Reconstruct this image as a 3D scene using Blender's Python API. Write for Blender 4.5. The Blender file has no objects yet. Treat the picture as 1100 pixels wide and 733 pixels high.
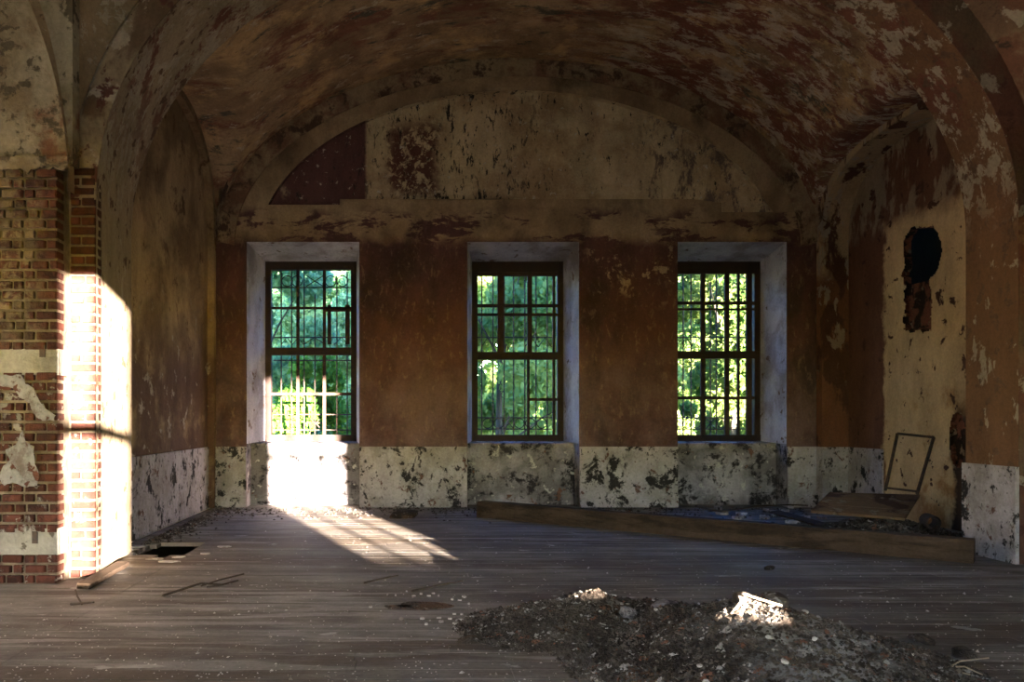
import bpy, bmesh, math, random
import numpy as np
from mathutils import Vector, Matrix, noise as mnoise

# ---------------------------------------------------------------- camera, sky, sun, exposure
S = bpy.context.scene
COL = S.collection
U = 0.0135            # one layout unit in metres
YB = 850 * U          # distance of the far wall
EYE = 95 * U          # eye height
cam_d = bpy.data.cameras.new('camera')
cam_d.sensor_width = 36.0
cam_d.lens = 850 / 1100 * 36.0
cam_d.shift_x = (550 - 445) / 1100
cam_d.shift_y = (450 - 366.5) / 1100
cam_d.clip_start = 0.05
cam_d.clip_end = 300
cam = bpy.data.objects.new('camera', cam_d)
cam.location = (0, 0, EYE)
cam.rotation_euler = (math.pi / 2, 0, 0)
COL.objects.link(cam)
S.camera = cam

SUN_DIR = Vector((-0.37, 1.0, -0.0853)).normalized()   # direction the light travels
sun_d = bpy.data.lights.new('sun', 'SUN')
sun_d.energy = 150.0
sun_d.angle = math.radians(0.6)
sun_d.color = (1.0, 0.83, 0.67)
sun = bpy.data.objects.new('sun', sun_d)
sun.rotation_euler = SUN_DIR.to_track_quat('-Z', 'Y').to_euler()
sun.location = (12, -30, 12)
COL.objects.link(sun)

world = bpy.data.worlds.new('sky')
S.world = world
world.use_nodes = True
wn = world.node_tree
wn.nodes.clear()
w_out = wn.nodes.new('ShaderNodeOutputWorld')
w_bg = wn.nodes.new('ShaderNodeBackground')
w_sky = wn.nodes.new('ShaderNodeTexSky')
w_sky.sky_type = 'NISHITA'
w_sky.sun_disc = False
w_sky.sun_elevation = math.radians(24)
w_sky.sun_rotation = math.atan2(-SUN_DIR.x, -SUN_DIR.y)
w_sky.air_density = 1.2
w_sky.dust_density = 0.6
w_sky.ozone_density = 1.5
w_hsv = wn.nodes.new('ShaderNodeHueSaturation')
w_hsv.inputs['Saturation'].default_value = 1.55
w_hsv.inputs['Hue'].default_value = 0.525
wn.links.new(w_sky.outputs[0], w_hsv.inputs['Color'])
wn.links.new(w_hsv.outputs[0], w_bg.inputs['Color'])
w_bg.inputs['Strength'].default_value = 2.2
wn.links.new(w_bg.outputs[0], w_out.inputs[0])

S.view_settings.view_transform = 'Standard'
S.view_settings.look = 'None'
S.view_settings.gamma = 1.0
S.view_settings.use_curve_mapping = False
S.view_settings.exposure = 0.88
S.cycles.use_denoising = True
S.cycles.max_bounces = 10
S.cycles.diffuse_bounces = 6
S.cycles.sample_clamp_indirect = 0.0

R = random.Random(11)


# ---------------------------------------------------------------- layout helpers
def L(X, z, H):
    """layout units -> metres. X sideways, z relative depth, H height above the eye line"""
    return Vector((X * U, z * YB, EYE + H * U))


def P(px, py, z):
    return L((px - 445) * z, z, (450 - py) * z)


def F(px, py):
    """floor point seen at a photograph pixel"""
    z = 95.0 / (py - 450)
    return L((px - 445) * z, z, -95)


class MB:
    def __init__(self):
        self.v = []
        self.f = []

    def add(self, verts, faces):
        o = len(self.v)
        self.v.extend([tuple(p) for p in verts])
        self.f.extend([tuple(i + o for i in f) for f in faces])
        return self

    def box(self, x0, x1, y0, y1, z0, z1):
        v = [(x, y, z) for z in (z0, z1) for y in (y0, y1) for x in (x0, x1)]
        return self.add(v, [(0, 2, 3, 1), (4, 5, 7, 6), (0, 1, 5, 4), (2, 6, 7, 3), (0, 4, 6, 2), (1, 3, 7, 5)])

    def quad(self, a, b, c, d):
        return self.add([a, b, c, d], [(0, 1, 2, 3)])

    def bar(self, p0, p1, w, t, up=Vector((0, 0, 1))):
        p0 = Vector(p0); p1 = Vector(p1)
        d = (p1 - p0).normalized()
        s = d.cross(up)
        if s.length < 1e-4:
            s = d.cross(Vector((0, 1, 0)))
        s.normalize()
        n = s.cross(d).normalized()
        v = []
        for p in (p0, p1):
            for a, b in ((-1, -1), (1, -1), (1, 1), (-1, 1)):
                v.append(p + s * a * w / 2 + n * b * t / 2)
        return self.add(v, [(3, 2, 1, 0), (4, 5, 6, 7), (0, 1, 5, 4), (1, 2, 6, 5), (2, 3, 7, 6), (3, 0, 4, 7)])

    def tube(self, path, rad, n=6, closed=False):
        path = [Vector(p) for p in path]
        m = len(path)
        rads = rad if isinstance(rad, (list, tuple)) else [rad] * m
        v = []
        for i, p in enumerate(path):
            if closed:
                d = path[(i + 1) % m] - path[i - 1]
            else:
                d = path[min(i + 1, m - 1)] - path[max(i - 1, 0)]
            d.normalize()
            a = d.orthogonal().normalized() if i == 0 else (a - d * a.dot(d)).normalized()
            b = d.cross(a)
            for k in range(n):
                t = 2 * math.pi * k / n
                v.append(p + (a * math.cos(t) + b * math.sin(t)) * rads[i])
        f = []
        for i in range(m if closed else m - 1):
            j = (i + 1) % m
            for k in range(n):
                f.append((i * n + k, i * n + (k + 1) % n, j * n + (k + 1) % n, j * n + k))
        if not closed:
            f.append(tuple(range(n))[::-1])
            f.append(tuple((m - 1) * n + k for k in range(n)))
        return self.add(v, f)

    def mesh(self, name, mat, smooth=False):
        me = bpy.data.meshes.new(name)
        me.from_pydata(self.v, [], self.f)
        if mat:
            me.materials.append(mat)
        if smooth:
            me.polygons.foreach_set('use_smooth', [True] * len(me.polygons))
        me.update()
        return me

    def build(self, name, mat, parent=None, smooth=False):
        return link(name, self.mesh(name, mat, smooth), parent)


def link(name, me, parent=None):
    o = bpy.data.objects.new(name, me)
    COL.objects.link(o)
    if parent:
        o.parent = parent
    return o


def empty(name, loc=(0, 0, 0)):
    o = bpy.data.objects.new(name, None)
    o.location = loc
    o.empty_display_size = 0.1
    COL.objects.link(o)
    return o


def tag(o, label=None, cat=None, group=None, kind=None):
    if label: o['label'] = label
    if cat: o['category'] = cat
    if group: o['group'] = group
    if kind: o['kind'] = kind
    return o


def planar(mb, loops, fn, flip=False):
    """fill 2-d loops (first outer, others holes) and map each point to 3-d with fn"""
    bm = bmesh.new()
    edges = []
    for lp in loops:
        vs = [bm.verts.new((p[0], p[1], 0)) for p in lp]
        for i in range(len(vs)):
            edges.append(bm.edges.new((vs[i], vs[(i + 1) % len(vs)])))
    bmesh.ops.triangle_fill(bm, use_beauty=True, use_dissolve=False, edges=edges)
    bm.verts.index_update()
    v = [fn(p.co.x, p.co.y) for p in bm.verts]
    f = [tuple(q.index for q in fc.verts) for fc in bm.faces]
    if flip:
        f = [t[::-1] for t in f]
    bm.free()
    return mb.add(v, f)


def strip(mb, ca, cb):
    """quads between two point lists"""
    n = len(ca)
    v = list(ca) + list(cb)
    return mb.add(v, [(i, i + 1, n + i + 1, n + i) for i in range(n - 1)])


# ---------------------------------------------------------------- materials
def principled(name, rough=0.9, spec=0.2):
    m = bpy.data.materials.new(name)
    m.use_nodes = True
    nt = m.node_tree
    b = nt.nodes['Principled BSDF']
    b.inputs['Roughness'].default_value = rough
    b.inputs['Specular IOR Level'].default_value = spec
    return m, nt, b


def layered(name, base, layers=(), rough=0.92, spec=0.15, grain=0.25, bump=0.35, bscale=9.0, rnd=0.0, peel=0.5, dark=0.72):
    """base colour with patches of other colours. layer: dict(c, s scale, t threshold, w softness, st stretch, m [(axis, lo, hi, soft)])"""
    def tone(c):
        g = sum(c) / 3
        return tuple((g + (x - g) * 0.90) * dark for x in c)
    base = tone(base)
    layers = [dict(ly, c=tone(ly['c'])) for ly in layers]
    m, nt, b = principled(name, rough, spec)
    N = nt.nodes.new
    geo = N('ShaderNodeNewGeometry')
    pos = geo.outputs['Position']

    def noise_at(scale, st, seed, detail=6.0, rough_=0.62, dist=0.0):
        mp = N('ShaderNodeMapping')
        mp.inputs['Scale'].default_value = st
        mp.inputs['Location'].default_value = (seed * 3.7, seed * 1.9, seed * 5.3)
        nt.links.new(pos, mp.inputs['Vector'])
        n = N('ShaderNodeTexNoise')
        n.inputs['Scale'].default_value = scale
        n.inputs['Detail'].default_value = detail
        n.inputs['Roughness'].default_value = rough_
        n.inputs['Distortion'].default_value = dist
        nt.links.new(mp.outputs[0], n.inputs['Vector'])
        return n.outputs['Fac']

    def ramp(val, lo, hi):
        r = N('ShaderNodeMapRange')
        r.interpolation_type = 'SMOOTHSTEP'
        r.inputs['From Min'].default_value = lo
        r.inputs['From Max'].default_value = hi
        nt.links.new(val, r.inputs['Value'])
        return r.outputs[0]

    def mth(op, a, c):
        q = N('ShaderNodeMath')
        q.operation = op
        for i, x in enumerate((a, c)):
            if isinstance(x, (int, float)):
                q.inputs[i].default_value = x
            else:
                nt.links.new(x, q.inputs[i])
        return q.outputs[0]

    def mix(fac, a, c, mode='MIX'):
        q = N('ShaderNodeMix')
        q.data_type = 'RGBA'
        q.blend_type = mode
        if isinstance(fac, float):
            q.inputs[0].default_value = fac
        else:
            nt.links.new(fac, q.inputs[0])
        for s_, x in ((6, a), (7, c)):
            if isinstance(x, tuple):
                q.inputs[s_].default_value = (*x, 1)
            else:
                nt.links.new(x, q.inputs[s_])
        return q.outputs[2]

    col = base
    height = None
    wob = None
    for i, ly in enumerate(layers):
        t = ly.get('t', 0.55); w = ly.get('w', 0.03)
        f = ramp(noise_at(ly.get('s', 1.5), ly.get('st', (1, 1, 1)), ly.get('seed', i + 1), ly.get('d', 7.0), ly.get('r', 0.62), ly.get('dist', 0.3)), t - w, t + w)
        if ly.get('m'):
            if wob is None:
                sep = N('ShaderNodeSeparateXYZ')
                nt.links.new(pos, sep.inputs[0])
                wob = mth('MULTIPLY', mth('SUBTRACT', noise_at(2.2, (1, 1, 1), 9.3), 0.5), 1.0)
            for ax, lo, hi, soft in ly['m']:
                c = mth('ADD', sep.outputs['XYZ'.index(ax)], mth('MULTIPLY', wob, ly.get('wob', 0.5)))
                if lo is not None:
                    f = mth('MULTIPLY', f, ramp(c, lo - soft, lo + soft))
                if hi is not None:
                    f = mth('MULTIPLY', f, mth('SUBTRACT', 1.0, ramp(c, hi - soft, hi + soft)))
        if ly.get('k'):
            f = mth('MULTIPLY', f, ly['k'])
        col = mix(f, col, ly['c'])
        if ly.get('h', 1.0):
            hh = mth('MULTIPLY', f, -ly.get('h', 1.0))
            height = hh if height is None else mth('ADD', height, hh)
    if grain:
        g = noise_at(34.0, (1, 1, 1), 4.4, 5.0, 0.7)
        g2 = noise_at(2.6, (1, 1, 0.45), 7.7, 8.0, 0.65)
        gv = mth('ADD', mth('MULTIPLY', ramp(g, 0.3, 0.7), grain), mth('MULTIPLY', ramp(g2, 0.3, 0.7), grain * 1.6))
        gv = mth('ADD', gv, 1.0 - grain * 1.3)
        q = N('ShaderNodeVectorMath'); q.operation = 'SCALE'
        if isinstance(col, tuple):
            q.inputs[0].default_value = col
        else:
            nt.links.new(col, q.inputs[0])
        nt.links.new(gv, q.inputs['Scale'])
        col = q.outputs[0]
    if rnd:
        oi = N('ShaderNodeObjectInfo')
        h = N('ShaderNodeHueSaturation')
        nt.links.new(mth('ADD', mth('MULTIPLY', oi.outputs['Random'], rnd * 2), 1.0 - rnd), h.inputs['Value'])
        if isinstance(col, tuple):
            h.inputs['Color'].default_value = (*col, 1)
        else:
            nt.links.new(col, h.inputs['Color'])
        col = h.outputs[0]
    if isinstance(col, tuple):
        b.inputs['Base Color'].default_value = (*col, 1)
    else:
        nt.links.new(col, b.inputs['Base Color'])
    if bump:
        n = noise_at(bscale, (1, 1, 1), 2.2, 8.0, 0.68)
        hsum = n if height is None else mth('ADD', n, mth('MULTIPLY', height, peel))
        bp = N('ShaderNodeBump')
        bp.inputs['Strength'].default_value = bump
        bp.inputs['Distance'].default_value = 0.03
        nt.links.new(hsum, bp.inputs['Height'])
        nt.links.new(bp.outputs[0], b.inputs['Normal'])
    return m


TAN = (0.40, 0.285, 0.165)
OCHRE = (0.44, 0.29, 0.13)
RED = (0.104, 0.046, 0.045)
RED2 = (0.25, 0.085, 0.04)
PLUM = (0.15, 0.09, 0.09)
SOOT = (0.028, 0.024, 0.022)
WHITE = (0.60, 0.57, 0.53)
GREY = (0.33, 0.31, 0.29)
HEAD = EYE + 190 * U      # window head height
DADO = EYE - 28 * U

M = {}
M['wall_back'] = layered('flaking_red_and_tan_paint', TAN, [
    dict(c=(0.27, 0.18, 0.10), s=1.2, t=0.50, w=0.12, h=0.1),
    dict(c=RED, s=1.0, t=0.27, w=0.08, m=[('Z', None, HEAD + 0.02, 0.10)], wob=0.35, h=0.3),
    dict(c=RED, s=2.6, t=0.53, w=0.03, m=[('Z', HEAD - 0.2, HEAD + 0.42, 0.1)], st=(0.6, 1, 1.5), r=0.7),
    dict(c=PLUM, s=1.3, t=0.45, w=0.14, m=[('Z', None, EYE + 60 * U, 0.6)], h=0.2),
    dict(c=SOOT, s=1.4, t=0.58, w=0.10, st=(1, 1, 0.6), k=0.6, h=0.1),
    dict(c=(0.25, 0.17, 0.12), s=9.0, t=0.60, w=0.06, st=(1.4, 1.4, 0.6), r=0.72, k=0.45),
    dict(c=(0.36, 0.27, 0.19), s=3.2, t=0.57, w=0.03, m=[('X', 190 * U, 285 * U, 0.2), ('Z', EYE + 130 * U, HEAD + .1, 0.2)], r=0.72),
], bump=0.4, dark=0.85)
M['lunette'] = layered('pale_tan_plaster_dark_flakes', (0.46, 0.36, 0.22), [
    dict(c=(0.32, 0.22, 0.125), s=1.3, t=0.51, w=0.10, h=0.1, r=0.7),
    dict(c=RED, s=1.4, t=0.33, w=0.06, m=[('X', None, -52 * U, 0.03)], wob=0.0, r=0.7),
    dict(c=SOOT, s=7.0, t=0.57, w=0.03, st=(1.3, 1, 0.45), m=[('X', -60 * U, 130 * U, 0.5)], r=0.75),
    dict(c=SOOT, s=10.0, t=0.62, w=0.03, st=(1.4, 1, 0.5), r=0.72),
    dict(c=(0.14, 0.10, 0.08), s=4.0, t=0.54, w=0.05, m=[('X', 245 * U, None, 0.3)], st=(1.2, 1, 0.6), r=0.75),
    dict(c=(0.10, 0.04, 0.03), s=6.0, t=0.47, w=0.04, m=[('X', -28 * U, 26 * U, 0.10), ('Z', EYE + 242 * U, EYE + 318 * U, 0.15)], wob=0.5, r=0.75),
    dict(c=(0.44, 0.40, 0.33), s=9.0, t=0.63, w=0.03, r=0.7),
], bump=0.4, dark=1.05)
M['vault'] = layered('stained_vault_plaster', (0.33, 0.225, 0.125), [
    dict(c=(0.20, 0.13, 0.07), s=1.0, t=0.50, w=0.12, h=0.1, r=0.68),
    dict(c=(0.17, 0.075, 0.045), s=1.6, t=0.55, w=0.05, st=(0.6, 1.2, 1), r=0.74),
    dict(c=OCHRE, s=1.2, t=0.57, w=0.07, seed=5, r=0.7, h=0.2),
    dict(c=(0.055, 0.060, 0.045), s=2.2, t=0.60, w=0.04, st=(0.5, 1.3, 1), r=0.75, k=0.9),
    dict(c=(0.42, 0.36, 0.27), s=4.4, t=0.60, w=0.03, st=(0.5, 1.2, 1), r=0.75, k=0.7),
    dict(c=(0.16, 0.06, 0.04), s=2.2, t=0.50, w=0.04, st=(0.6, 1.2, 1), m=[('X', 2.4, None, 0.8)], r=0.74),
    dict(c=(0.42, 0.36, 0.28), s=4.2, t=0.54, w=0.03, st=(0.6, 1.2, 1), m=[('X', 2.6, None, 0.8)], r=0.76, k=0.8),
    dict(c=SOOT, s=11.0, t=0.66, w=0.03, st=(0.5, 1.3, 1), r=0.7, k=0.8),
], bump=0.45, dark=1.2)
M['wall_left'] = layered('olive_brown_plaster', (0.38, 0.27, 0.14), [
    dict(c=(0.20, 0.13, 0.065), s=1.1, t=0.52, w=0.10, h=0.2),
    dict(c=(0.15, 0.085, 0.04), s=2.6, t=0.60, w=0.05, r=0.7),
    dict(c=(0.11, 0.06, 0.04), s=1.5, t=0.40, w=0.12, m=[('Z', None, EYE + 70 * U, 0.5)], h=0.2),
    dict(c=(0.33, 0.28, 0.22), s=4.0, t=0.62, w=0.03, m=[('Z', None, EYE + 110 * U, 0.5)]),
], bump=0.4, dark=0.9)
M['wall_right'] = layered('dark_red_right_wall', (0.20, 0.085, 0.045), [
    dict(c=TAN, s=1.2, t=0.34, w=0.05, m=[('Z', EYE + 150 * U, None, 0.15)], wob=0.8),
    dict(c=(0.10, 0.045, 0.03), s=3.2, t=0.55, w=0.03, st=(1, 1, 0.45)),
    dict(c=(0.36, 0.30, 0.23), s=4.4, t=0.58, w=0.02, st=(1, 1, 0.5), m=[('Z', EYE + 60 * U, None, 0.6)]),
], bump=0.45, dark=0.85)
M['niche_right'] = layered('cream_patch_niche_plaster', (0.155, 0.068, 0.040), [
    dict(c=(0.30, 0.23, 0.15), s=2.2, t=0.50, w=0.04, m=[('Z', EYE + 185 * U, None, 0.15)], st=(1, 1.4, 0.6)),
    dict(c=(0.64, 0.46, 0.24), s=0.5, t=0.15, w=0.05, m=[('Y', None, 0.912 * YB, 0.05), ('Z', None, EYE + 185 * U, 0.12)], wob=0.5),
    dict(c=(0.40, 0.22, 0.08), s=2.4, t=0.55, w=0.07, m=[('Z', None, EYE + 40 * U, 0.6), ('Y', None, 0.85 * YB, 0.2)], h=0.2),
    dict(c=(0.09, 0.04, 0.025), s=5.0, t=0.62, w=0.02),
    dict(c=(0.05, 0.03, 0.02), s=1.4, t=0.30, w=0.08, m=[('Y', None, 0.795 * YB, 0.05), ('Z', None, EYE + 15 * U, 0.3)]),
], bump=0.4, dark=0.8)
M['arch'] = layered('rust_and_cream_arch_paint', (0.21, 0.105, 0.050), [
    dict(c=(0.36, 0.28, 0.18), s=0.7, t=0.30, w=0.1, m=[('X', None, 1.6, 0.8)], h=0.2),
    dict(c=(0.20, 0.075, 0.045), s=1.6, t=0.53, w=0.03, m=[('Z', EYE + 190 * U, None, 0.6)]),
    dict(c=(0.44, 0.37, 0.27), s=4.5, t=0.535, w=0.025, st=(1, 1, 0.8), m=[('Z', EYE + 150 * U, None, 0.5)], r=0.72),
    dict(c=(0.42, 0.35, 0.26), s=5.0, t=0.61, w=0.02, st=(1, 1, 0.6)),
    dict(c=(0.15, 0.085, 0.05), s=6.0, t=0.60, w=0.03),
], bump=0.5)
M['arch_face'] = layered('worn_arch_face_shaded_right', (0.33, 0.25, 0.16), [
    dict(c=(0.17, 0.07, 0.045), s=1.2, t=0.36, w=0.08, m=[('X', 2.0, None, 0.8)]),  # dark right side: shade of the arch step put into the colour
    dict(c=(0.16, 0.10, 0.06), s=1.4, t=0.52, w=0.07),
    dict(c=(0.40, 0.33, 0.25), s=3.4, t=0.58, w=0.02),
    dict(c=(0.13, 0.05, 0.035), s=4.2, t=0.60, w=0.02),
], bump=0.5)
M['arch_band'] = layered('red_brown_arch_band', (0.20, 0.105, 0.065), [
    dict(c=(0.34, 0.25, 0.15), s=1.6, t=0.50, w=0.08, r=0.72),
    dict(c=(0.09, 0.05, 0.035), s=3.0, t=0.56, w=0.05, r=0.72)], dark=0.85)
M['spandrel'] = layered('brown_spandrel_plaster', (0.30, 0.21, 0.12), [
    dict(c=(0.19, 0.11, 0.065), s=1.0, t=0.50, w=0.1, h=0.2),
    dict(c=(0.20, 0.09, 0.055), s=1.6, t=0.45, w=0.05, m=[('X', 3.0, None, 0.6)]),
    dict(c=(0.38, 0.31, 0.22), s=4.0, t=0.60, w=0.02),
    dict(c=(0.08, 0.05, 0.035), s=3.5, t=0.63, w=0.03),
], bump=0.4, dark=0.8)
M['lunette_left'] = layered('pale_plaster_over_brick', (0.44, 0.37, 0.25), [
    dict(c=(0.27, 0.20, 0.11), s=1.5, t=0.50, w=0.08, h=0.2),
    dict(c=(0.24, 0.10, 0.05), s=1.6, t=0.60, w=0.05),
    dict(c=(0.13, 0.10, 0.06), s=5.0, t=0.58, w=0.03),
], bump=0.45, dark=0.6)
M['dado'] = layered('peeling_whitewash_dado', (0.50, 0.455, 0.50), [
    dict(c=(0.36, 0.33, 0.32), s=2.2, t=0.52, w=0.10, h=0.1, r=0.7),
    dict(c=(0.17, 0.085, 0.065), s=5.5, t=0.62, w=0.03, seed=8, r=0.7),
    dict(c=(0.035, 0.032, 0.034), s=3.4, t=0.565, w=0.025, st=(1, 1, 0.9), seed=12, r=0.72),
    dict(c=(0.06, 0.055, 0.055), s=13.0, t=0.61, w=0.03, st=(1, 1, 0.7), seed=15, r=0.7),
], bump=0.4, peel=0.8)
M['breast'] = layered('sooty_whitewash_under_window', (0.45, 0.415, 0.46), [
    dict(c=(0.20, 0.18, 0.19), s=1.3, t=0.48, w=0.10, h=0.2),
    dict(c=(0.04, 0.036, 0.04), s=4.0, t=0.55, w=0.05, seed=21, r=0.74),
    dict(c=(0.20, 0.10, 0.07), s=4.5, t=0.63, w=0.02, seed=23),
    dict(c=(0.55, 0.52, 0.50), s=6.0, t=0.62, w=0.02, seed=25),
], bump=0.5, peel=1.0)
M['reveal'] = layered('sky_tinted_window_reveal', (0.44, 0.42, 0.47), [  # lavender base puts the blue skylight into the whitewash colour
    dict(c=(0.29, 0.26, 0.27), s=1.8, t=0.53, w=0.08, h=0.2),
    dict(c=(0.16, 0.10, 0.07), s=5.5, t=0.63, w=0.03),
], bump=0.3, dark=0.85)
M['mortar'] = layered('grey_brown_mortar', (0.36, 0.29, 0.21), [
    dict(c=(0.22, 0.17, 0.12), s=4.0, t=0.5, w=0.1)], bump=0.5, bscale=20, dark=0.5)
M['brick'] = layered('old_red_brick', (0.17, 0.050, 0.032), [
    dict(c=(0.085, 0.030, 0.022), s=6.0, t=0.52, w=0.08),
    dict(c=(0.30, 0.22, 0.13), s=7, t=0.50, w=0.06, m=[('X', None, -2.90, 0.10), ('Z', 1.9, None, 0.3)], r=0.72),
    dict(c=(0.52, 0.50, 0.47), s=1.7, t=0.56, w=0.02, m=[('X', None, -2.80, 0.10), ('Z', None, 1.62, 0.1)], seed=33),
    dict(c=(0.45, 0.42, 0.38), s=9.0, t=0.62, w=0.02, m=[('Z', None, 1.6, 0.2)]),
], rnd=0.35, bump=0.5, bscale=25, dark=0.42)
M['stone_band'] = layered('limestone_band', (0.58, 0.55, 0.49), [
    dict(c=(0.42, 0.39, 0.33), s=2.2, t=0.52, w=0.08), dict(c=(0.2, 0.17, 0.14), s=9, t=0.65, w=0.03)], bump=0.4, dark=0.42)
M['whitewash'] = layered('thin_grey_whitewash', (0.34, 0.34, 0.36), [
    dict(c=(0.20, 0.17, 0.16), s=5, t=0.52, w=0.08, r=0.72), dict(c=(0.13, 0.045, 0.03), s=11, t=0.60, w=0.03)], bump=0.4, dark=0.6)
M['plain'] = layered('pale_bounce_plaster', (0.72, 0.70, 0.66), [dict(c=(0.50, 0.46, 0.40), s=1.1, t=0.55, w=0.08)], dark=1.0)  # unseen walls made pale to bounce more fill into the hall
M['floor'] = layered('dusty_floor_board', (0.185, 0.165, 0.150), [
    dict(c=(0.115, 0.088, 0.066), s=1.3, t=0.50, w=0.09, st=(0.35, 1.2, 1), h=0.0),
    dict(c=(0.28, 0.255, 0.235), s=2.4, t=0.56, w=0.06, st=(0.25, 2.2, 1), h=0.0),
    dict(c=(0.10, 0.078, 0.062), s=7.0, t=0.60, w=0.06, st=(0.10, 2.0, 1), h=0.0),
    dict(c=(0.42, 0.40, 0.37), s=5.0, t=0.655, w=0.02, st=(0.5, 1, 1), h=0.0),
], rough=0.7, spec=0.2, rnd=0.13, bump=0.25, bscale=14)
M['subfloor'] = layered('dark_underfloor_dirt', (0.05, 0.04, 0.033))
M['wood_dark'] = layered('dark_red_brown_window_wood', (0.024, 0.011, 0.009), [
    dict(c=(0.03, 0.014, 0.010), s=6, t=0.5, w=0.1)], rough=0.7, spec=0.3, bump=0.3, bscale=30)
M['sash'] = layered('weathered_sash_wood', (0.06, 0.036, 0.027), [
    dict(c=(0.05, 0.028, 0.02), s=7, t=0.5, w=0.1)], rough=0.7, bump=0.3, bscale=30)
M['iron'] = layered('rusty_iron', (0.075, 0.038, 0.022), [
    dict(c=(0.03, 0.022, 0.018), s=12, t=0.5, w=0.1)], rough=0.65, spec=0.4, bump=0.2, bscale=50)
M['timber'] = layered('old_brown_timber', (0.155, 0.098, 0.062), [
    dict(c=(0.07, 0.045, 0.03), s=3.0, t=0.5, w=0.08, st=(0.4, 0.4, 2)),
    ], bump=0.5, bscale=16, dark=0.42)
M['board'] = layered('brown_board', (0.30, 0.18, 0.085), [
    dict(c=(0.12, 0.055, 0.028), s=2.4, t=0.50, w=0.05), dict(c=(0.40, 0.32, 0.22), s=5, t=0.6, w=0.04)], bump=0.4, dark=0.45)
M['soil'] = layered('dark_rubble_soil', (0.085, 0.068, 0.054), [
    dict(c=(0.035, 0.027, 0.022), s=2.2, t=0.5, w=0.08),
    dict(c=(0.13, 0.075, 0.045), s=3.0, t=0.57, w=0.05),
    dict(c=(0.27, 0.26, 0.26), s=1.8, t=0.48, w=0.10, m=[('X', 1.55, None, 0.3), ('Y', None, 4.15, 0.1)], r=0.75),  # grey front right: dust streaks plus the lit slope painted in
    dict(c=(0.28, 0.26, 0.24), s=22.0, t=0.63, w=0.03)], bump=1.0, bscale=26)
M['pebble'] = layered('rubble_pebble', (0.11, 0.09, 0.075), [
    dict(c=(0.045, 0.035, 0.028), s=9, t=0.5, w=0.05), dict(c=(0.34, 0.32, 0.30), s=13, t=0.60, w=0.02),
    dict(c=(0.19, 0.085, 0.05), s=10, t=0.62, w=0.02, seed=41)], bump=0.3)
M['chip'] = layered('white_plaster_chip', (0.60, 0.57, 0.53), [dict(c=(0.32, 0.28, 0.24), s=6, t=0.55, w=0.04)])
M['twig'] = layered('dry_twig', (0.085, 0.062, 0.045))
M['twig_pale'] = layered('pale_straw', (0.42, 0.33, 0.22))
M['grass'] = layered('outdoor_grass', (0.10, 0.17, 0.045), [dict(c=(0.2, 0.22, 0.07), s=0.7, t=0.5, w=0.1)])
M['bark'] = layered('grey_brown_bark', (0.10, 0.085, 0.065))
M['cavity'] = layered('sooty_broken_brick', (0.24, 0.085, 0.05), [
    dict(c=(0.03, 0.018, 0.014), s=5, t=0.50, w=0.05), dict(c=(0.3, 0.22, 0.14), s=9, t=0.62, w=0.02)], bump=0.9, bscale=14)
M['soot'] = layered('soot_black', (0.016, 0.013, 0.012))


def leaf_mat(name, c1, c2, trans=0.5):
    m = bpy.data.materials.new(name)
    m.use_nodes = True
    nt = m.node_tree
    nt.nodes.clear()
    N = nt.nodes.new
    out = N('ShaderNodeOutputMaterial')
    d = N('ShaderNodeBsdfDiffuse'); t = N('ShaderNodeBsdfTranslucent'); mx = N('ShaderNodeMixShader')
    mx.inputs[0].default_value = trans
    g = N('ShaderNodeNewGeometry')
    n = N('ShaderNodeTexNoise'); n.inputs['Scale'].default_value = 1.1; n.inputs['Detail'].default_value = 5
    nt.links.new(g.outputs['Position'], n.inputs['Vector'])
    r = N('ShaderNodeMapRange'); r.inputs['From Min'].default_value = 0.35; r.inputs['From Max'].default_value = 0.65
    nt.links.new(n.outputs['Fac'], r.inputs['Value'])
    a = N('ShaderNodeMath'); a.operation = 'ADD'
    b_ = N('ShaderNodeMath'); b_.operation = 'MULTIPLY'; b_.inputs[1].default_value = 0.5
    nt.links.new(g.outputs['Random Per Island'], b_.inputs[0])
    b2 = N('ShaderNodeMath'); b2.operation = 'MULTIPLY'; b2.inputs[1].default_value = 0.6
    nt.links.new(r.outputs[0], b2.inputs[0])
    nt.links.new(b_.outputs[0], a.inputs[0]); nt.links.new(b2.outputs[0], a.inputs[1])
    q = N('ShaderNodeMix'); q.data_type = 'RGBA'
    nt.links.new(a.outputs[0], q.inputs[0])
    q.inputs[6].default_value = (*c1, 1); q.inputs[7].default_value = (*c2, 1)
    for sh in (d, t):
        nt.links.new(q.outputs[2], sh.inputs['Color'])
    nt.links.new(d.outputs[0], mx.inputs[1]); nt.links.new(t.outputs[0], mx.inputs[2])
    nt.links.new(mx.outputs[0], out.inputs[0])
    return m


M['leaf_teal'] = leaf_mat('cool_green_leaves', (0.08, 0.21, 0.09), (0.25, 0.40, 0.20))
M['leaf_green'] = leaf_mat('mid_green_leaves', (0.11, 0.23, 0.06), (0.36, 0.44, 0.14))
M['leaf_yellow'] = leaf_mat('yellow_green_leaves', (0.035, 0.10, 0.022), (0.16, 0.20, 0.06))
M['leaf_dark'] = leaf_mat('dark_vine_leaves', (0.03, 0.10, 0.025), (0.12, 0.25, 0.04), 0.3)

# ---------------------------------------------------------------- setting: dimensions
ZN, ZF = 0.607, 0.665            # near and far face of the great arch
AC, AA, AB, AH = 96, 298, 221, 130   # its centre, half span, rise, springing
BC = 111                         # centre of the far bay


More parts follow.
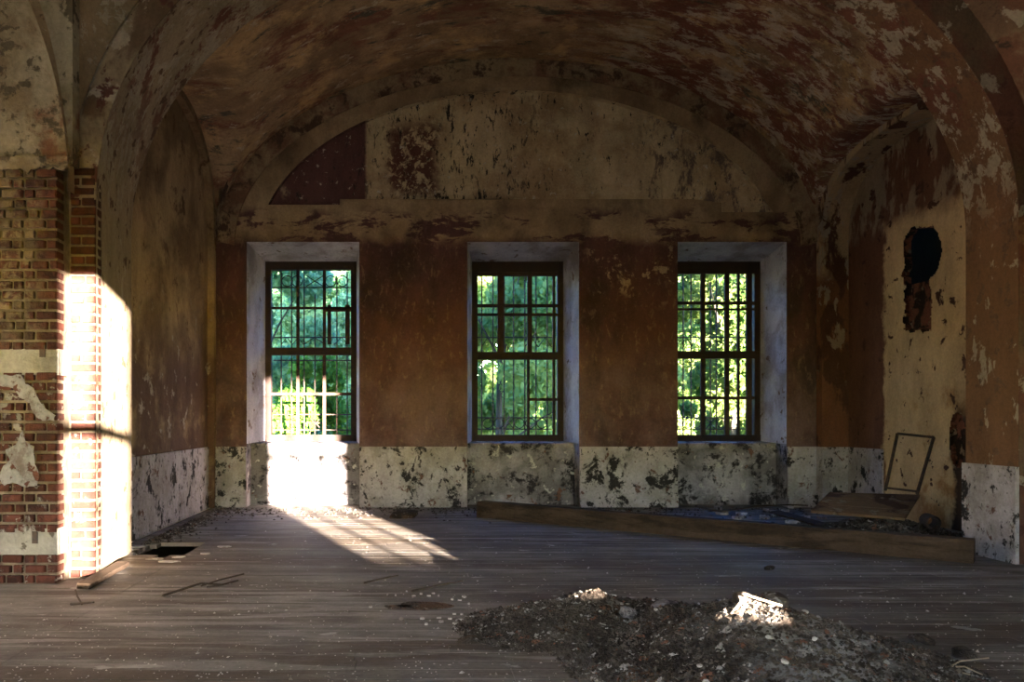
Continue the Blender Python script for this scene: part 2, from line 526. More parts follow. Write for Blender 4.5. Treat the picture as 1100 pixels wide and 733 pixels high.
def ell(cx, a, b, h0, n=64, t0=math.pi, t1=0.0, e=2.0):
    out = []
    for i in range(n + 1):
        t = t0 + (t1 - t0) * i / n
        c, s = math.cos(t), math.sin(t)
        out.append((cx + a * math.copysign(abs(c) ** (2 / e), c), h0 + b * abs(s) ** (2 / e)))
    return out


WIN = [(-180, -59), (57, 177), (283, 400)]           # openings in the wall face
WFR = [(-169.6, -65.7), (65.7, 169.6), (289, 394)]   # outer edges of the frames
ZW, ZBR, ZX = 1.06, 1.03, 1.105
H_HEAD, H_FT, H_FB, H_SILL = 190, 179, -25.4, -27
TOP = 440

# far wall with three window recesses and a recessed lunette
mb = MB()
out = [(-240, -95)]
for a, b in WIN:
    out += [(a, -95), (a, H_HEAD), (b, H_HEAD), (b, -95)]
out += [(470, -95), (470, TOP), (-240, TOP)]
inner = ell(BC, 280, 173, 180, 72)
i0 = [p for p in inner if p[1] > 232]
lun = [(BC - 268, 230), ] + i0 + [(BC + 275, 222), (330, 222), (330, 232), (300, 236), (-80, 236), (-80, 230)]
planar(mb, [out, lun], lambda x, h: L(x, 1.0, h))
back = mb.build('wall_back', M['wall_back'])
tag(back, 'far wall with three deep barred windows under a wide arch', 'wall', kind='structure')
mb = MB()
strip(mb, [L(x, 1.0, h) for x, h in lun + lun[:1]], [L(x, 1.009, h) for x, h in lun + lun[:1]])
planar(mb, [lun], lambda x, h: L(x, 1.009, h))
# thin raised ribs on the lunette
lb = mb.build('lunette_panel', M['lunette'], back)
MB().box(-54 * U, -50 * U, 1.0045 * YB, 1.011 * YB, EYE + 236 * U, EYE + 313 * U).build('lunette_rib', M['lunette'], back)
MB().box(268 * U, 272 * U, 1.0055 * YB, 1.011 * YB, EYE + 236 * U, EYE + 281 * U).build('lunette_rib', M['lunette'], back)
for k, ((a, b), (fa, fb)) in enumerate(zip(WIN, WFR)):
    mb = MB()
    A = lambda x, z, h: L(x, z, h)
    mb.quad(A(a, 1, H_SILL), A(a, 1, H_HEAD), A(fa, ZW, H_FT), A(fa, ZW, H_FB))
    mb.quad(A(b, 1, H_HEAD), A(b, 1, H_SILL), A(fb, ZW, H_FB), A(fb, ZW, H_FT))
    mb.quad(A(a, 1, H_HEAD), A(b, 1, H_HEAD), A(fb, ZW, H_FT), A(fa, ZW, H_FT))
    # outer, straight part of the reveal
    mb.quad(A(fa, ZW, H_FB), A(fa, ZW, H_FT), A(fa, ZX, H_FT), A(fa, ZX, H_FB))
    mb.quad(A(fb, ZW, H_FT), A(fb, ZW, H_FB), A(fb, ZX, H_FB), A(fb, ZX, H_FT))
    mb.quad(A(fa, ZW, H_FT), A(fb, ZW, H_FT), A(fb, ZX, H_FT), A(fa, ZX, H_FT))
    mb.build('window_reveal', M['reveal'], back)
    mb = MB()
    mb.quad(A(a, 1, -95), A(a, 1, H_SILL), A(a, ZBR, H_SILL), A(a, ZBR, -95))
    mb.quad(A(b, 1, H_SILL), A(b, 1, -95), A(b, ZBR, -95), A(b, ZBR, H_SILL))
    mb.quad(A(a, ZBR, -95), A(a, ZBR, H_SILL), A(b, ZBR, H_SILL), A(b, ZBR, -95))
    # raised rim of the panel and its plinth
    mb.box((a + 1) * U, (b - 1) * U, (ZBR - 0.003) * YB, ZBR * YB, EYE - 95 * U, EYE - 84 * U)
    mb.build('breast_panel', M['breast'], back)
    mb = MB()
    mb.box((a + 0.5) * U, (b - 0.5) * U, (ZBR - 0.0015) * YB, ZX * YB, EYE + (H_SILL - 5) * U, EYE + H_SILL * U)
    mb.quad(A(a, ZBR, H_SILL + .02), A(b, ZBR, H_SILL + .02), A(fb, ZW, H_FB), A(fa, ZW, H_FB))
    mb.build('sill', M['breast'], back)
for a, b in ((-214, -180.4), (-58.6, 56.6), (177.4, 282.6), (400.4, 433)):
    mb = MB()
    mb.box(a * U, b * U, 0.9975 * YB, 1.0 * YB, EYE - 95 * U, EYE - 30 * U)
    mb.box(a * U, b * U, 0.995 * YB, 1.0 * YB, EYE - 95 * U, EYE - 86 * U)
    mb.build('dado_panel', M['dado'], back)
# outside skin of the far wall
mb = MB()
planar(mb, [[(-260, -150), (490, -150), (490, TOP), (-260, TOP)]] + [[(a, H_FB), (b, H_FB), (b, H_FT), (a, H_FT)] for a, b in WFR],
       lambda x, h: L(x, ZX, h))
mb.build('outer_skin', M['plain'], back)

# vault over the far bay
def vault_h(X, z):
    d = min(1.0, abs(X - BC) / 322)
    hx = 190 + 196 * math.sqrt(max(0, 1 - d * d))
    q = min(1.0, abs(z - 0.833) / 0.168)
    b = 113 + (82 - 113) * min(1, max(0, (X + 100) / 400))
    hy = 190 + b * (1 - q ** 2.5) ** 0.4
    k = 9.0
    hmax = max(hx, hy)
    return hmax + k * math.log(math.exp((hx - hmax) / k) + math.exp((hy - hmax) / k)) * 0.35


nx, ny = 130, 60
v = []
for j in range(ny + 1):
    z = 0.650 + (1.012 - 0.650) * j / ny
    for i in range(nx + 1):
        t = -1 + 2 * i / nx
        X = BC + 336 * math.sin(t * math.pi / 2) if abs(t) < 1 else BC + 336 * t
        h = vault_h(X, z) + 1.6 * mnoise.noise(Vector((X / 60, z * 14, 0)))
        v.append(L(X, z, h))
f = [(j * (nx + 1) + i, j * (nx + 1) + i + 1, (j + 1) * (nx + 1) + i + 1, (j + 1) * (nx + 1) + i) for j in range(ny) for i in range(nx)]
ceil = MB().add(v, f).build('ceiling', M['vault'], smooth=True)
tag(ceil, 'stained groin vault over the far bay', 'ceiling', kind='structure')
# rib that follows the far wall arch
mb = MB()
rib_o = ell(BC, 322, 198, 190, 72)
rib_i = ell(BC, 304, 182, 186, 72)
strip(mb, [L(x, 0.997, h) for x, h in rib_i], [L(x, 0.997, h) for x, h in rib_o])
strip(mb, [L(x, 1.0, h) for x, h in rib_i], [L(x, 0.997, h) for x, h in rib_i])
strip(mb, [L(x, 0.997, h) for x, h in rib_o], [L(x, 0.985, h + 6) for x, h in rib_o])
mb.build('wall_arch_band', M['arch_band'], back)


def side_wall(name, X, depth, mat, mat_in, z0, z1, hs, b, label, e=2.5):
    """wall along the depth direction with an arched niche; depth is signed towards the outside"""
    mb = MB()
    zc = (z0 + z1) / 2
    arch = ell(zc, (z1 - z0) / 2, b, hs, 40, e=e)       # from z0 over to z1
    outl = [(0.655, -95), (z0, -95)] + arch + [(z1, -95), (1.01, -95), (1.01, 345), (0.655, 345)]
    planar(mb, [[(p[0] * 850, p[1]) for p in outl]], lambda z, h: L(X, z / 850, h))
    o = mb.build(name, mat)
    tag(o, label, 'wall', kind='structure')
    mb = MB()
    lp = [(z0, -95)] + arch + [(z1, -95)]
    strip(mb, [L(X, z, h) for z, h in lp], [L(X + depth, z, h) for z, h in lp])
    mb.build('niche_soffit', mat, o)
    return o, lp


left, llp = side_wall('wall_left', -213, -7, M['wall_left'], None, 0.676, 0.990, 188, 108,
                      'left wall of the far bay with a tall shallow arched niche')
mb = MB()
planar(mb, [[(p[0] * 850, p[1]) for p in llp]], lambda z, h: L(-220, z / 850, h))
mb.build('niche_back', M['wall_left'], left)
mb = MB()
mb.box(-220.5 * U, -218.3 * U, 0.677 * YB, 0.989 * YB, EYE - 95 * U, EYE - 30 * U)
mb.build('dado_panel', M['dado'], left)

right, rlp = side_wall('wall_right', 432, 28, M['wall_right'], None, 0.680, 0.986, 188, 78,
                       'right wall of the far bay with a deep arched niche and broken flue')
# niche back as a fine grid with the broken hole left out
XR = 460
y0, y1, h0, h1 = 0.676 * YB, 0.990 * YB, 0.0, EYE + 275 * U
cs = 0.018
ncol, nrow = int((y1 - y0) / cs) + 1, int((h1 - h0) / cs) + 1


def hole(y, h):
    z = y / YB
    px = 445 + XR / z
    py = 450 - (h - EYE) / U / z
    j = mnoise.noise(Vector((y * 4, h * 4, 3))) * 9 + mnoise.noise(Vector((y * 13, h * 13, 8))) * 5
    a = ((px - 991) / 20.5) ** 2 + ((py - 271) / 30) ** 2
    if a + j / 30 < 1:
        return True
    if 972 < px + j * 0.5 < 1001 and 285 < py + j < 356:
        return True
    b = ((px - 1029) / 9) ** 2 + ((py - 472) / 30) ** 2
    return b + j / 22 < 1


vi = {}
v, f = [], []


def gv(i, j):
    if (i, j) not in vi:
        vi[(i, j)] = len(v)
        v.append((XR * U, y0 + i * cs, h0 + j * cs))
    return vi[(i, j)]


edge = {}
for j in range(nrow):
    for i in range(ncol):
        if hole(y0 + (i + .5) * cs, h0 + (j + .5) * cs):
            continue
        q = (gv(i, j), gv(i + 1, j), gv(i + 1, j + 1), gv(i, j + 1))
        f.append(q)
        for k in range(4):
            e = (q[k], q[(k + 1) % 4])
            edge[tuple(sorted(e))] = edge.get(tuple(sorted(e)), 0) + 1
nv = len(v)
for (a, b), c in edge.items():
    if c == 1:
        o = len(v)
        for q in (a, b):
            v.append((v[q][0] + 0.10, v[q][1], v[q][2]))
        f.append((a, b, o + 1, o))
nf = sum(1 for q in f if max(q) < nv)
nb = MB().add(v, f).build('niche_back', M['niche_right'], right)
nb.data.materials.append(M['cavity'])
for p in nb.data.polygons:
    if p.index >= nf:
        p.material_index = 1
mb = MB()
mb.box(XR * U + 0.05, XR * U + 0.16, y0, y1, 0, EYE + 125 * U)
flue = mb.build('flue_lining', M['cavity'], right)
MB().box(XR * U + 0.55, XR * U + 0.60, y0, y1, EYE + 110 * U, EYE + 200 * U).build('flue_void', M['soot'], right)
mb = MB()
mb.box(458.2 * U, 460.3 * U, 0.912 * YB, 0.986 * YB, EYE - 95 * U, EYE - 30 * U)
mb.box(431.2 * U, 459 * U, 0.983 * YB, 0.999 * YB, EYE - 95 * U, EYE - 30 * U)
mb.build('dado_panel', M['dado'], right)

# great arch between the near and the far bay; its left jamb comes further forward
near_e = ell(AC, AA, AB, AH, 72)
full = [(AC - AA, -95)] + near_e + [(AC + AA, -95)]
mb = MB()
outl = full + [(700, -95), (700, TOP), (-500, TOP), (-500, -95)]
planar(mb, [outl], lambda x, h: L(x, ZN, h))
planar(mb, [outl], lambda x, h: L(x, ZF, h))
arch = mb.build('wall_arch', M['arch_face'])
tag(arch, 'wide arch wall dividing the near bay from the far bay', 'wall', kind='structure')
ZJ, XJB = 0.553, -189            # front of the brick jamb on the left and its inner corner


def near_edge(t, off=0.0):
    """near edge of the soffit; t is the angle, pi on the left springing, 0 on the right"""
    w = max(0.0, -math.cos(t)) ** 1.3
    a = AA - 13 * w
    return (AC + (a + off) * math.cos(t), ZN - (ZN - ZJ) * w, AH + (AB + off) * abs(math.sin(t)))


NA = 72
angs = [math.pi * (1 - k / NA) for k in range(NA + 1)]
ne = [near_edge(t) for t in angs]
ne = [(ne[0][0], ne[0][1], -95)] + ne + [(AC + AA, ZN, -95)]
fe = [(x, ZF, h) for x, h in full]
mb = MB()
K = 6
for k in range(K):
    ca = [L(*(a + (b - a) * k / K for a, b in zip(p, q))) for p, q in zip(ne, fe)]
    cb = [L(*(a + (b - a) * (k + 1) / K for a, b in zip(p, q))) for p, q in zip(ne, fe)]
    strip(mb, ca, cb)
mb.build('arch_soffit', M['arch'], arch)
ro = [near_edge(t, 15 + 4 * abs(math.sin(t))) for t in angs]
ri = [near_edge(t) for t in angs]
mb = MB()
strip(mb, [L(x, z - .0006, h) for x, z, h in ri], [L(x, z - .0006, h) for x, z, h in ro])
strip(mb, [L(x, z, h) for x, z, h in ri], [L(x, z - .0006, h) for x, z, h in ri])
strip(mb, [L(x, z - .0006, h) for x, z, h in ro], [L(x, z + .02, h) for x, z, h in ro])
tr = mb.build('trim_1', M['arch_face'])
tag(tr, 'plaster band following the near edge of the wide arch', 'trim', kind='structure')
mb = MB()
mb.box((AC + AA + .5) * U, (AC + AA + 16) * U, (ZN - .0006) * YB, ZN * YB + .05, 0, EYE + AH * U)
mb.build('pilaster', M['arch_face'], tr)
mb = MB()
mb.box(391.6 * U, 394.2 * U, (ZN - 0.0005) * YB, (ZF + 0.001) * YB, 0, EYE - 31.5 * U)
mb.build('dado_panel', M['dado'], arch)

# near-bay vault springing from the piers
ZA = 0.530


def spandrel(name, cxA, sA, sB, label):
    mb = MB()
    n = 48
    rows = []
    for i in range(n + 1):
        t = math.pi / 2 * i / n
        a = Vector((cxA + sA * 220 * math.cos(t), ZA, AH + 245 * math.sin(t)))
        e = near_edge(math.pi - t if sB < 0 else t, 17 + 7 * math.sin(t))
        b = Vector((e[0], e[1] + .004, e[2]))
        row = []
        for k in range(9):
            q = a.lerp(b, k / 8)
            row.append(L(q.x, q.y, q.z + 7 * math.sin(math.pi * k / 8) * math.sin(t)))
        rows.append(row)
    for r0, r1 in zip(rows[:-1], rows[1:]):
        strip(mb, r0, r1)
    o = mb.build(name, M['spandrel'], smooth=True)
    tag(o, label, 'ceiling', kind='structure')
    mb = MB()
    lipa = [L(cxA + sA * 220 * math.cos(math.pi / 2 * i / n), ZA, AH + 245 * math.sin(math.pi / 2 * i / n)) for i in range(n + 1)]
    lipb = [p + Vector((0, 0.010 * YB, 0)) for p in lipa]
    strip(mb, lipa, lipb)
    mb.build('arch_edge', M['spandrel'], o, smooth=True)
    return o


spandrel('ceiling_spandrel_left', -417, 1, -1, 'curved plaster springing above the left brick pier')
spandrel('ceiling_spandrel_right', 605, -1, 1, 'curved plaster springing above the right pier')

# brick pier on the left, brick by brick
ZBW = 0.534
pier = MB()
pier.box(-500 * U, -205.2 * U, ZBW * YB + 0.012, 0.560 * YB, 0, EYE + 147 * U)
pier.box(-500 * U, -190.2 * U, ZJ * YB + 0.012, ZJ * YB + 0.16, 0, EYE + AH * U + .25)
pier = pier.build('wall_brick_pier', M['mortar'])
tag(pier, 'brick pier wall on the left with white stone bands', 'wall', kind='structure')
mb = MB()
mb.box(-500 * U, -196 * U, ZBW * YB, 0.545 * YB, EYE + 146 * U, EYE + TOP * U)
bm = bmesh.new()
lun_l = mb.build('lunette_panel', M['lunette_left'], pier)
# ragged lower edge of the plaster above the bricks
mb = MB()
pts = []
xs = [(-260 + 63 * i / 40) for i in range(41)]
for i, x in enumerate(xs):
    pts.append((x, 146 - 3.0 - 4 * mnoise.noise(Vector((x / 7, 2, 0))) + 2.5 * mnoise.noise(Vector((x / 2.5, 5, 0)))))
strip(mb, [L(x, ZBW - 0.002, h) for x, h in pts], [L(x, ZBW - 0.002, 150) for x, h in pts])
strip(mb, [L(x, ZBW - 0.002, h) for x, h in pts], [L(x, ZBW + 0.002, h) for x, h in pts])
mb.build('plaster_edge', M['lunette_left'], pier)


def brick_mesh(seed):
    r = random.Random(seed)
    bm = bmesh.new()
    bmesh.ops.create_cube(bm, size=1.0)
    bmesh.ops.bevel(bm, geom=list(bm.edges), offset=0.06, segments=1, affect='EDGES')
    for q in bm.verts:
        q.co += Vector((r.uniform(-.018, .018), r.uniform(-.02, .02), r.uniform(-.03, .03)))
    me = bpy.data.meshes.new('brick')
    bm.to_mesh(me)
    bm.free()
    me.materials.append(M['brick'])
    return me


BR = [brick_mesh(k) for k in range(5)]
PITCH = 10.9 * ZBW * U


def brick(cx, cy, cz, lx, ly, lz):
    o = link('brick', R.choice(BR), pier)
    o.location = (cx, cy, cz)
    o.scale = (lx, ly, lz)
    o.rotation_euler = (R.uniform(-.012, .012), R.uniform(-.012, .012), R.uniform(-.012, .012))
    return o


BANDS = ((25, 40), (-78, -63))
course = 0
rest = MB()
z = 0.0
ztop = EYE + 145 * U
while z < ztop:
    hm = (z + PITCH / 2 - EYE) / U
    inband = any(a < hm < b for a, b in BANDS)
    x = -204 * U - R.uniform(0, .006)
    k = course
    if not inband:
        while x > -254 * U:
            ln = (24.3 if k % 2 == 0 else 12.4) * ZBW * U
            if R.random() < .12:
                ln *= 0.8
            brick(x - ln / 2, ZBW * YB + 0.06 - R.uniform(0, .008), z + PITCH / 2, ln - 0.02, 0.14, PITCH - 0.021)
            x -= ln
            k += 1
        while x > -405 * U:
            ln = (24.3 if k % 2 == 0 else 12.4) * ZBW * U
            rest.box(x - ln + .01, x - .01, ZBW * YB - .01 - R.uniform(0, .008), ZBW * YB + .06, z + .0105, z + PITCH - .0105)
            x -= ln
            k += 1
    # pilaster bricks on the jamb, one or two to a course
    xa_, xb_ = -204.5 * U, -189.2 * U + R.uniform(0, .004)
    if course % 2:
        cuts = [xa_, xb_]
    else:
        cuts = [xa_, xa_ + (xb_ - xa_) * R.choice((.42, .58)), xb_]
    for p, q in zip(cuts[:-1], cuts[1:]):
        brick((p + q) / 2, ZJ * YB + 0.06 - R.uniform(0, .008), z + PITCH / 2, q - p - 0.016, 0.14, PITCH - 0.021)
    z += PITCH
    course += 1
rb = rest.build('bricks_further_left', M['brick'], pier)
rb['kind'] = 'stuff'
for a, b in BANDS:
    x = -203.6 * U
    for ln in (0.47, 0.62, 0.5, 0.55, 0.55):
        mb = MB()
        mb.box(x - ln + 0.006, x - 0.003, ZBW * YB - 0.006, ZBW * YB + 0.15, EYE + a * U, EYE + b * U)
        mb.build('stone_block', M['stone_band'], pier)
        x -= ln
# whitewash still clinging to the bricks
for lp in ([(-2, 402), (10, 404), (22, 402), (27, 412), (36, 416), (40, 428), (50, 440), (60, 446), (58, 452), (46, 452), (38, 448), (32, 434), (22, 428), (14, 418), (-2, 414)],
           [(24, 462), (28, 474), (36, 480), (38, 498), (42, 510), (40, 522), (28, 524), (14, 518), (4, 522), (-2, 514), (4, 500), (10, 494), (6, 484), (16, 478)]):
    mb = MB()
    dense = []
    for k in range(len(lp)):
        a, b = lp[k], lp[(k + 1) % len(lp)]
        for q in range(3):
            t = q / 3
            dense.append((a[0] + (b[0] - a[0]) * t + R.uniform(-.8, .8), a[1] + (b[1] - a[1]) * t + R.uniform(-.8, .8)))
    f3 = lambda z_: (lambda x, y: P(x, y, z_))
    planar(mb, [dense], f3(ZBW - 0.0022))
    strip(mb, [P(x, y, ZBW - 0.0022) for x, y in dense + dense[:1]], [P(x, y, ZBW + 0.002) for x, y in dense + dense[:1]])
    mb.build('whitewash_patch', M['whitewash'], pier)
# the two slots under the stone bands, their dark depth drawn as boxes
for px, py in ((46, 377), (38, 577)):
    p = P(px, py, ZBW)
    MB().box(p.x - .022, p.x + .022, ZBW * YB - 0.011, ZBW * YB - 0.004, p.z - .05, p.z + .045).build('slot_box', M['iron'], pier)

# near-bay shell behind the camera
ZREAR = -0.29
XL, XRN = -413, 605
HC = 375


def opening(x0, x1, h0_, h1_):
    return [(x0, h0_), (x1, h0_), (x1, h1_), (x0, h1_)]


REAR = [(252, 344, -34, 148), (55, 101, -38, 148), (-200, -110, -38, 125)]  # first two let the sun in, the third is added for fill light
mb = MB()
for z in (ZREAR, ZREAR - 0.012):
    planar(mb, [[(XL - 20, -95), (XRN + 20, -95), (XRN + 20, HC + 40), (XL - 20, HC + 40)]] + [opening(*q) for q in REAR], lambda x, h: L(x, z, h))
for q in REAR:
    lp = opening(*q)
    lp = lp + lp[:1]
    strip(mb, [L(x, ZREAR, h) for x, h in lp], [L(x, ZREAR - 0.012, h) for x, h in lp])
rear = mb.build('wall_rear', M['plain'])
tag(rear, 'rear wall with two sun windows and an opening added for fill', 'wall', kind='structure')
LEFT_FILL = [(-0.16, -0.07)]  # unseen opening, added to bring in cool sky fill
mb = MB()
planar(mb, [[(-0.31 * 850, -95), (0.56 * 850, -95), (0.56 * 850, HC + 40), (-0.31 * 850, HC + 40)]] +
       [opening(a * 850, b * 850, -38, 125) for a, b in LEFT_FILL], lambda y, h: L(XL, y / 850, h))
nl = mb.build('wall_near_left', M['plain'])
tag(nl, 'left wall of the near bay with an opening added for sky fill', 'wall', kind='structure')
mb = MB()
mb.quad(L(XRN, -0.31, -95), L(XRN, 0.62, -95), L(XRN, 0.62, HC + 40), L(XRN, -0.31, HC + 40))
nr = mb.build('wall_near_right', M['plain'])
tag(nr, 'plain right wall of the near bay', 'wall', kind='structure')
mb = MB().box((XL - 30) * U, (XRN + 30) * U, (ZREAR - 0.03) * YB, 0.61 * YB, EYE + HC * U, EYE + HC * U + 0.2)
nc = mb.build('ceiling_near', M['plain'])
tag(nc, 'ceiling of the near bay', 'ceiling', kind='structure')
mb = MB().box(-520 * U, 720 * U, 0.60 * YB, ZX * YB + .3, EYE + TOP * U, EYE + TOP * U + .2)
rf = mb.build('roof', M['plain'])
tag(rf, 'roof over the far bay', 'roof', kind='structure')
mb = MB()
mb.box(-250 * U, -235 * U, 0.66 * YB, ZX * YB, -1, EYE + TOP * U)
mb.box(520 * U, 540 * U, 0.66 * YB, ZX * YB, -1, EYE + TOP * U)
sk = mb.build('wall_outer', M['plain'])
tag(sk, 'outer side walls of the far bay', 'wall', kind='structure')

# ---------------------------------------------------------------- floor boards
mb = MB()
Y0F = 3.30
mb.box((XL - 30) * U, (XRN + 30) * U, (ZREAR - 0.03) * YB, Y0F, -0.3, 0.0)
mb.box(-500 * U, 700 * U, Y0F - 0.01, ZX * YB, -0.34, -0.30)
floor = mb.build('floor', M['subfloor'])
floor.data.materials.append(M['floor'])
for p in floor.data.polygons:
    if p.index < 6:
        p.material_index = 1
tag(floor, 'dusty worn floor of long narrow boards', 'floor', kind='structure')
HOLE = F(188, 590)


def in_hole(x, y):
    return ((x - HOLE.x) / 0.36) ** 2 + ((y - HOLE.y) / 0.42) ** 2 < 1


def plank_mesh(seed):
    r = random.Random(seed)
    mb_ = MB().box(-.5, .5, -.5, .5, -.5, .5)
    me = mb_.mesh('floor_board', M['floor'])
    return me


PLK = plank_mesh(0)


def plank(x0, x1, y0_, y1_):
    o = link('floor_board', PLK, floor)
    o.location = ((x0 + x1) / 2, (y0_ + y1_) / 2, -0.02 + R.uniform(-.0006, .0006))
    o.scale = (x1 - x0, y1_ - y0_, 0.04)
    o.rotation_euler = (R.uniform(-.003, .003), R.uniform(-.0003, .0003), R.uniform(-.0006, .0006))


PW = 0.148
yy = Y0F + 0.005
XJ = -160 * U
row = 0
while yy < 1.035 * YB:
    xl = (-213 if yy > 0.6 * YB else -300 if yy > 0.53 * YB else XL) * U - 0.05
    xr = (465 if yy > 0.6 * YB else XRN) * U
    segs = [(xl, XJ)]
    x = XJ
    x2 = XJ + R.uniform(1.6, 3.6)
    while x2 < xr - 0.6:
        segs.append((x, x2)); x = x2; x2 += R.uniform(2.6, 4.2)
    segs.append((x, xr))
    ym = yy + PW / 2
    for a, b in segs:
        hw = 1 - ((ym - HOLE.y) / 0.42) ** 2
        if hw > 0 and a < HOLE.x < b:
            w = 0.36 * math.sqrt(hw) + R.uniform(-.03, .05)
            plank(a + .002, HOLE.x - w, yy, yy + PW - 0.005)
            plank(HOLE.x + w, b - .002, yy, yy + PW - 0.005)
        else:
            plank(a + .002, b - .002, yy, yy + PW - 0.005)
    yy += PW
    row += 1

# ---------------------------------------------------------------- windows
def window(name, xa, xb, style, label, z=ZW, hb=H_FB, ht=H_FT, grille=True):
    """dark frame, sash bars and an iron grille outside; coordinates in layout units at depth z"""
    W = tag(empty(name, L((xa + xb) / 2, z, hb)), label, 'window', kind='structure')
    org = L((xa + xb) / 2, z, hb)

    def bx(nm, x0, x1, h0_, h1_, y0_, y1_, mat):
        m_ = MB().box(x0 * U - org.x, x1 * U - org.x, y0_, y1_, EYE + h0_ * U - org.z, EYE + h1_ * U - org.z)
        return m_.build(nm, mat, W)
    w = xb - xa
    h = ht - hb
    X = lambda t: xa + w * t
    Hh = lambda t: hb + h * t
    fs = 0.062 * w
    wd = M['wood_dark']
    bx('frame_jamb', xa, xa + fs, hb, ht, 0, .12, wd)
    bx('frame_jamb', xb - fs, xb, hb, ht, 0, .12, wd)
    bx('frame_head', xa, xb, ht - style['head'], ht, 0.002, .118, wd)
    bx('frame_sill', xa, xb, hb, hb + 7, -0.015, .13, wd)
    tm = style['transom']
    bx('transom', xa + fs, xb - fs, Hh(tm) - 4.2, Hh(tm) + 4.2, -0.02, .10, wd)
    for t, h_a, h_b, th in style['mull']:
        bx('mullion', X(t) - th / 2, X(t) + th / 2, Hh(h_a), Hh(h_b), 0.01, .055, M['sash'])
    for h_, ta, tb, th in style['rail']:
        bx('sash_rail', X(ta), X(tb), Hh(h_) - th / 2, Hh(h_) + th / 2, 0.008, .052, M['sash'])
    if not grille:
        return W
    gy = 0.21
    r = 0.011

    def pt(t, h_):
        return Vector((X(t) * U - org.x, gy, EYE + Hh(h_) * U - org.z))
    for t, a, b in style['vbar']:
        MB().tube([pt(t, a), pt(t, b)], r, 6).build('grille_bar', M['iron'], W)
    for h_, a, b in style['hbar']:
        MB().tube([pt(a, h_), pt(b, h_)], r * 0.9, 6).build('grille_rail', M['iron'], W)
    for t, h_, rad in style['ring']:
        c = pt(t, h_)
        MB().tube([c + Vector((math.cos(q) * rad * U, 0.012, math.sin(q) * rad * U)) for q in [2 * math.pi * k / 18 for k in range(18)]],
                  r * 0.7, 5, closed=True).build('grille_ring', M['iron'], W)
    for t, h_, dw, dh in style['cross']:
        for s in (-1, 1):
            MB().tube([pt(t - dw, h_ - s * dh), pt(t + dw, h_ + s * dh)], r * 0.7, 5).build('grille_cross', M['iron'], W)
    for pts_ in style['zig']:
        MB().tube([pt(*q) for q in pts_], r * 0.7, 5).build('grille_zigzag', M['iron'], W)
    return W


def zigs(t0, t1, n, ha, hb_):
    out = []
    for k in range(n):
        a = t0 + (t1 - t0) * k / n
        b = t0 + (t1 - t0) * (k + 1) / n
        out.append([(a, ha), ((a + b) / 2, hb_), (b, ha)])
    return out


st1 = dict(head=9, transom=0.50,
           mull=[(0.355, .03, .97, 3.4), (0.645, .03, .97, 3.4), (0.90, .54, .76, 5.0), (0.70, .54, .76, 4.0)],
           rail=[(0.742, .06, .94, 2.6), (0.262, .06, .94, 3.2), (0.735, .64, .94, 5.0)],
           vbar=[(0.15, .03, .96), (0.265, .03, .96), (0.405, .03, .96), (0.525, .03, .83), (0.77, .03, .96), (0.885, .03, .96)],
           hbar=[(0.868, .06, .94), (0.585, .06, .94), (0.455, .06, .94), (0.148, .06, .94), (0.10, .42, .62), (0.06, .06, .94)],
           ring=[(0.215, .905, 6.2), (0.325, .905, 6.2), (0.70, .905, 6.2), (0.83, .905, 6.2)],
           cross=[(0.525, .905, .10, .032), (0.53, .098, .055, .026)],
           zig=zigs(.15, .40, 2, .545, .585) + zigs(.40, .64, 1, .545, .585) + zigs(.74, .90, 1, .545, .585))
st2 = dict(head=12, transom=0.475,
           mull=[(0.315, .48, .97, 7.0), (0.635, .48, .97, 5.5), (0.62, .03, .48, 3.0), (0.90, .03, .97, 3.0)],
           rail=[(0.93, .06, .94, 4.0), (0.755, .06, .94, 3.6), (0.705, .06, .94, 3.0), (0.232, .62, .94, 3.2)],
           vbar=[(0.12, .03, .96), (0.245, .03, .96), (0.37, .03, .96), (0.475, .03, .96), (0.60, .03, .96), (0.725, .03, .96), (0.85, .03, .96)],
           hbar=[(0.585, .06, .94), (0.13, .06, .94), (0.065, .06, .94), (0.95, .06, .94)],
           ring=[(0.185, .098, 5.6), (0.31, .098, 5.6), (0.54, .098, 5.6), (0.79, .098, 5.6), (0.665, .098, 5.6)],
           cross=[(0.425, .098, .05, .03)],
           zig=zigs(.12, .37, 2, .53, .583) + zigs(.60, .90, 2, .53, .583))
st3 = dict(head=13, transom=0.48,
           mull=[(0.385, .03, .97, 5.0), (0.645, .03, .97, 5.0), (0.885, .03, .97, 6.0), (0.77, .03, .97, 2.6)],
           rail=[(0.94, .06, .94, 3.0), (0.77, .06, .94, 3.4), (0.735, .06, .94, 2.2), (0.24, .06, .94, 3.4)],
           vbar=[(0.14, .03, .96), (0.215, .03, .96), (0.30, .03, .96), (0.515, .03, .9), (0.58, .03, .96), (0.71, .03, .96), (0.83, .03, .96), (0.95, .03, .96)],
           hbar=[(0.585, .06, .94), (0.13, .06, .94), (0.065, .06, .94), (0.955, .06, .94)],
           ring=[(0.255, .098, 5.4), (0.36, .098, 5.4), (0.645, .098, 5.4), (0.74, .098, 5.4)],
           cross=[(0.515, .098, .05, .03)],
           zig=zigs(.14, .385, 3, .53, .583) + zigs(.645, .885, 3, .53, .583))
window('window_1', *WFR[0], st1, 'barred window with sunlit lower bars and green vine behind')
window('window_2', *WFR[1], st2, 'middle barred window in the far wall, bluish reveals')
window('window_3', *WFR[2], st3, 'barred window nearest the niche with bright yellow-green leaves behind')
stR = dict(head=6, transom=0.48, mull=[(0.36, .03, .97, 4.0), (0.68, .03, .97, 4.0)], rail=[(0.24, .06, .94, 2.0)])
window('window_4', 252, 344, stR, 'rear window throwing sun on the far wall', ZREAR - 0.01, -34, 148, grille=False)
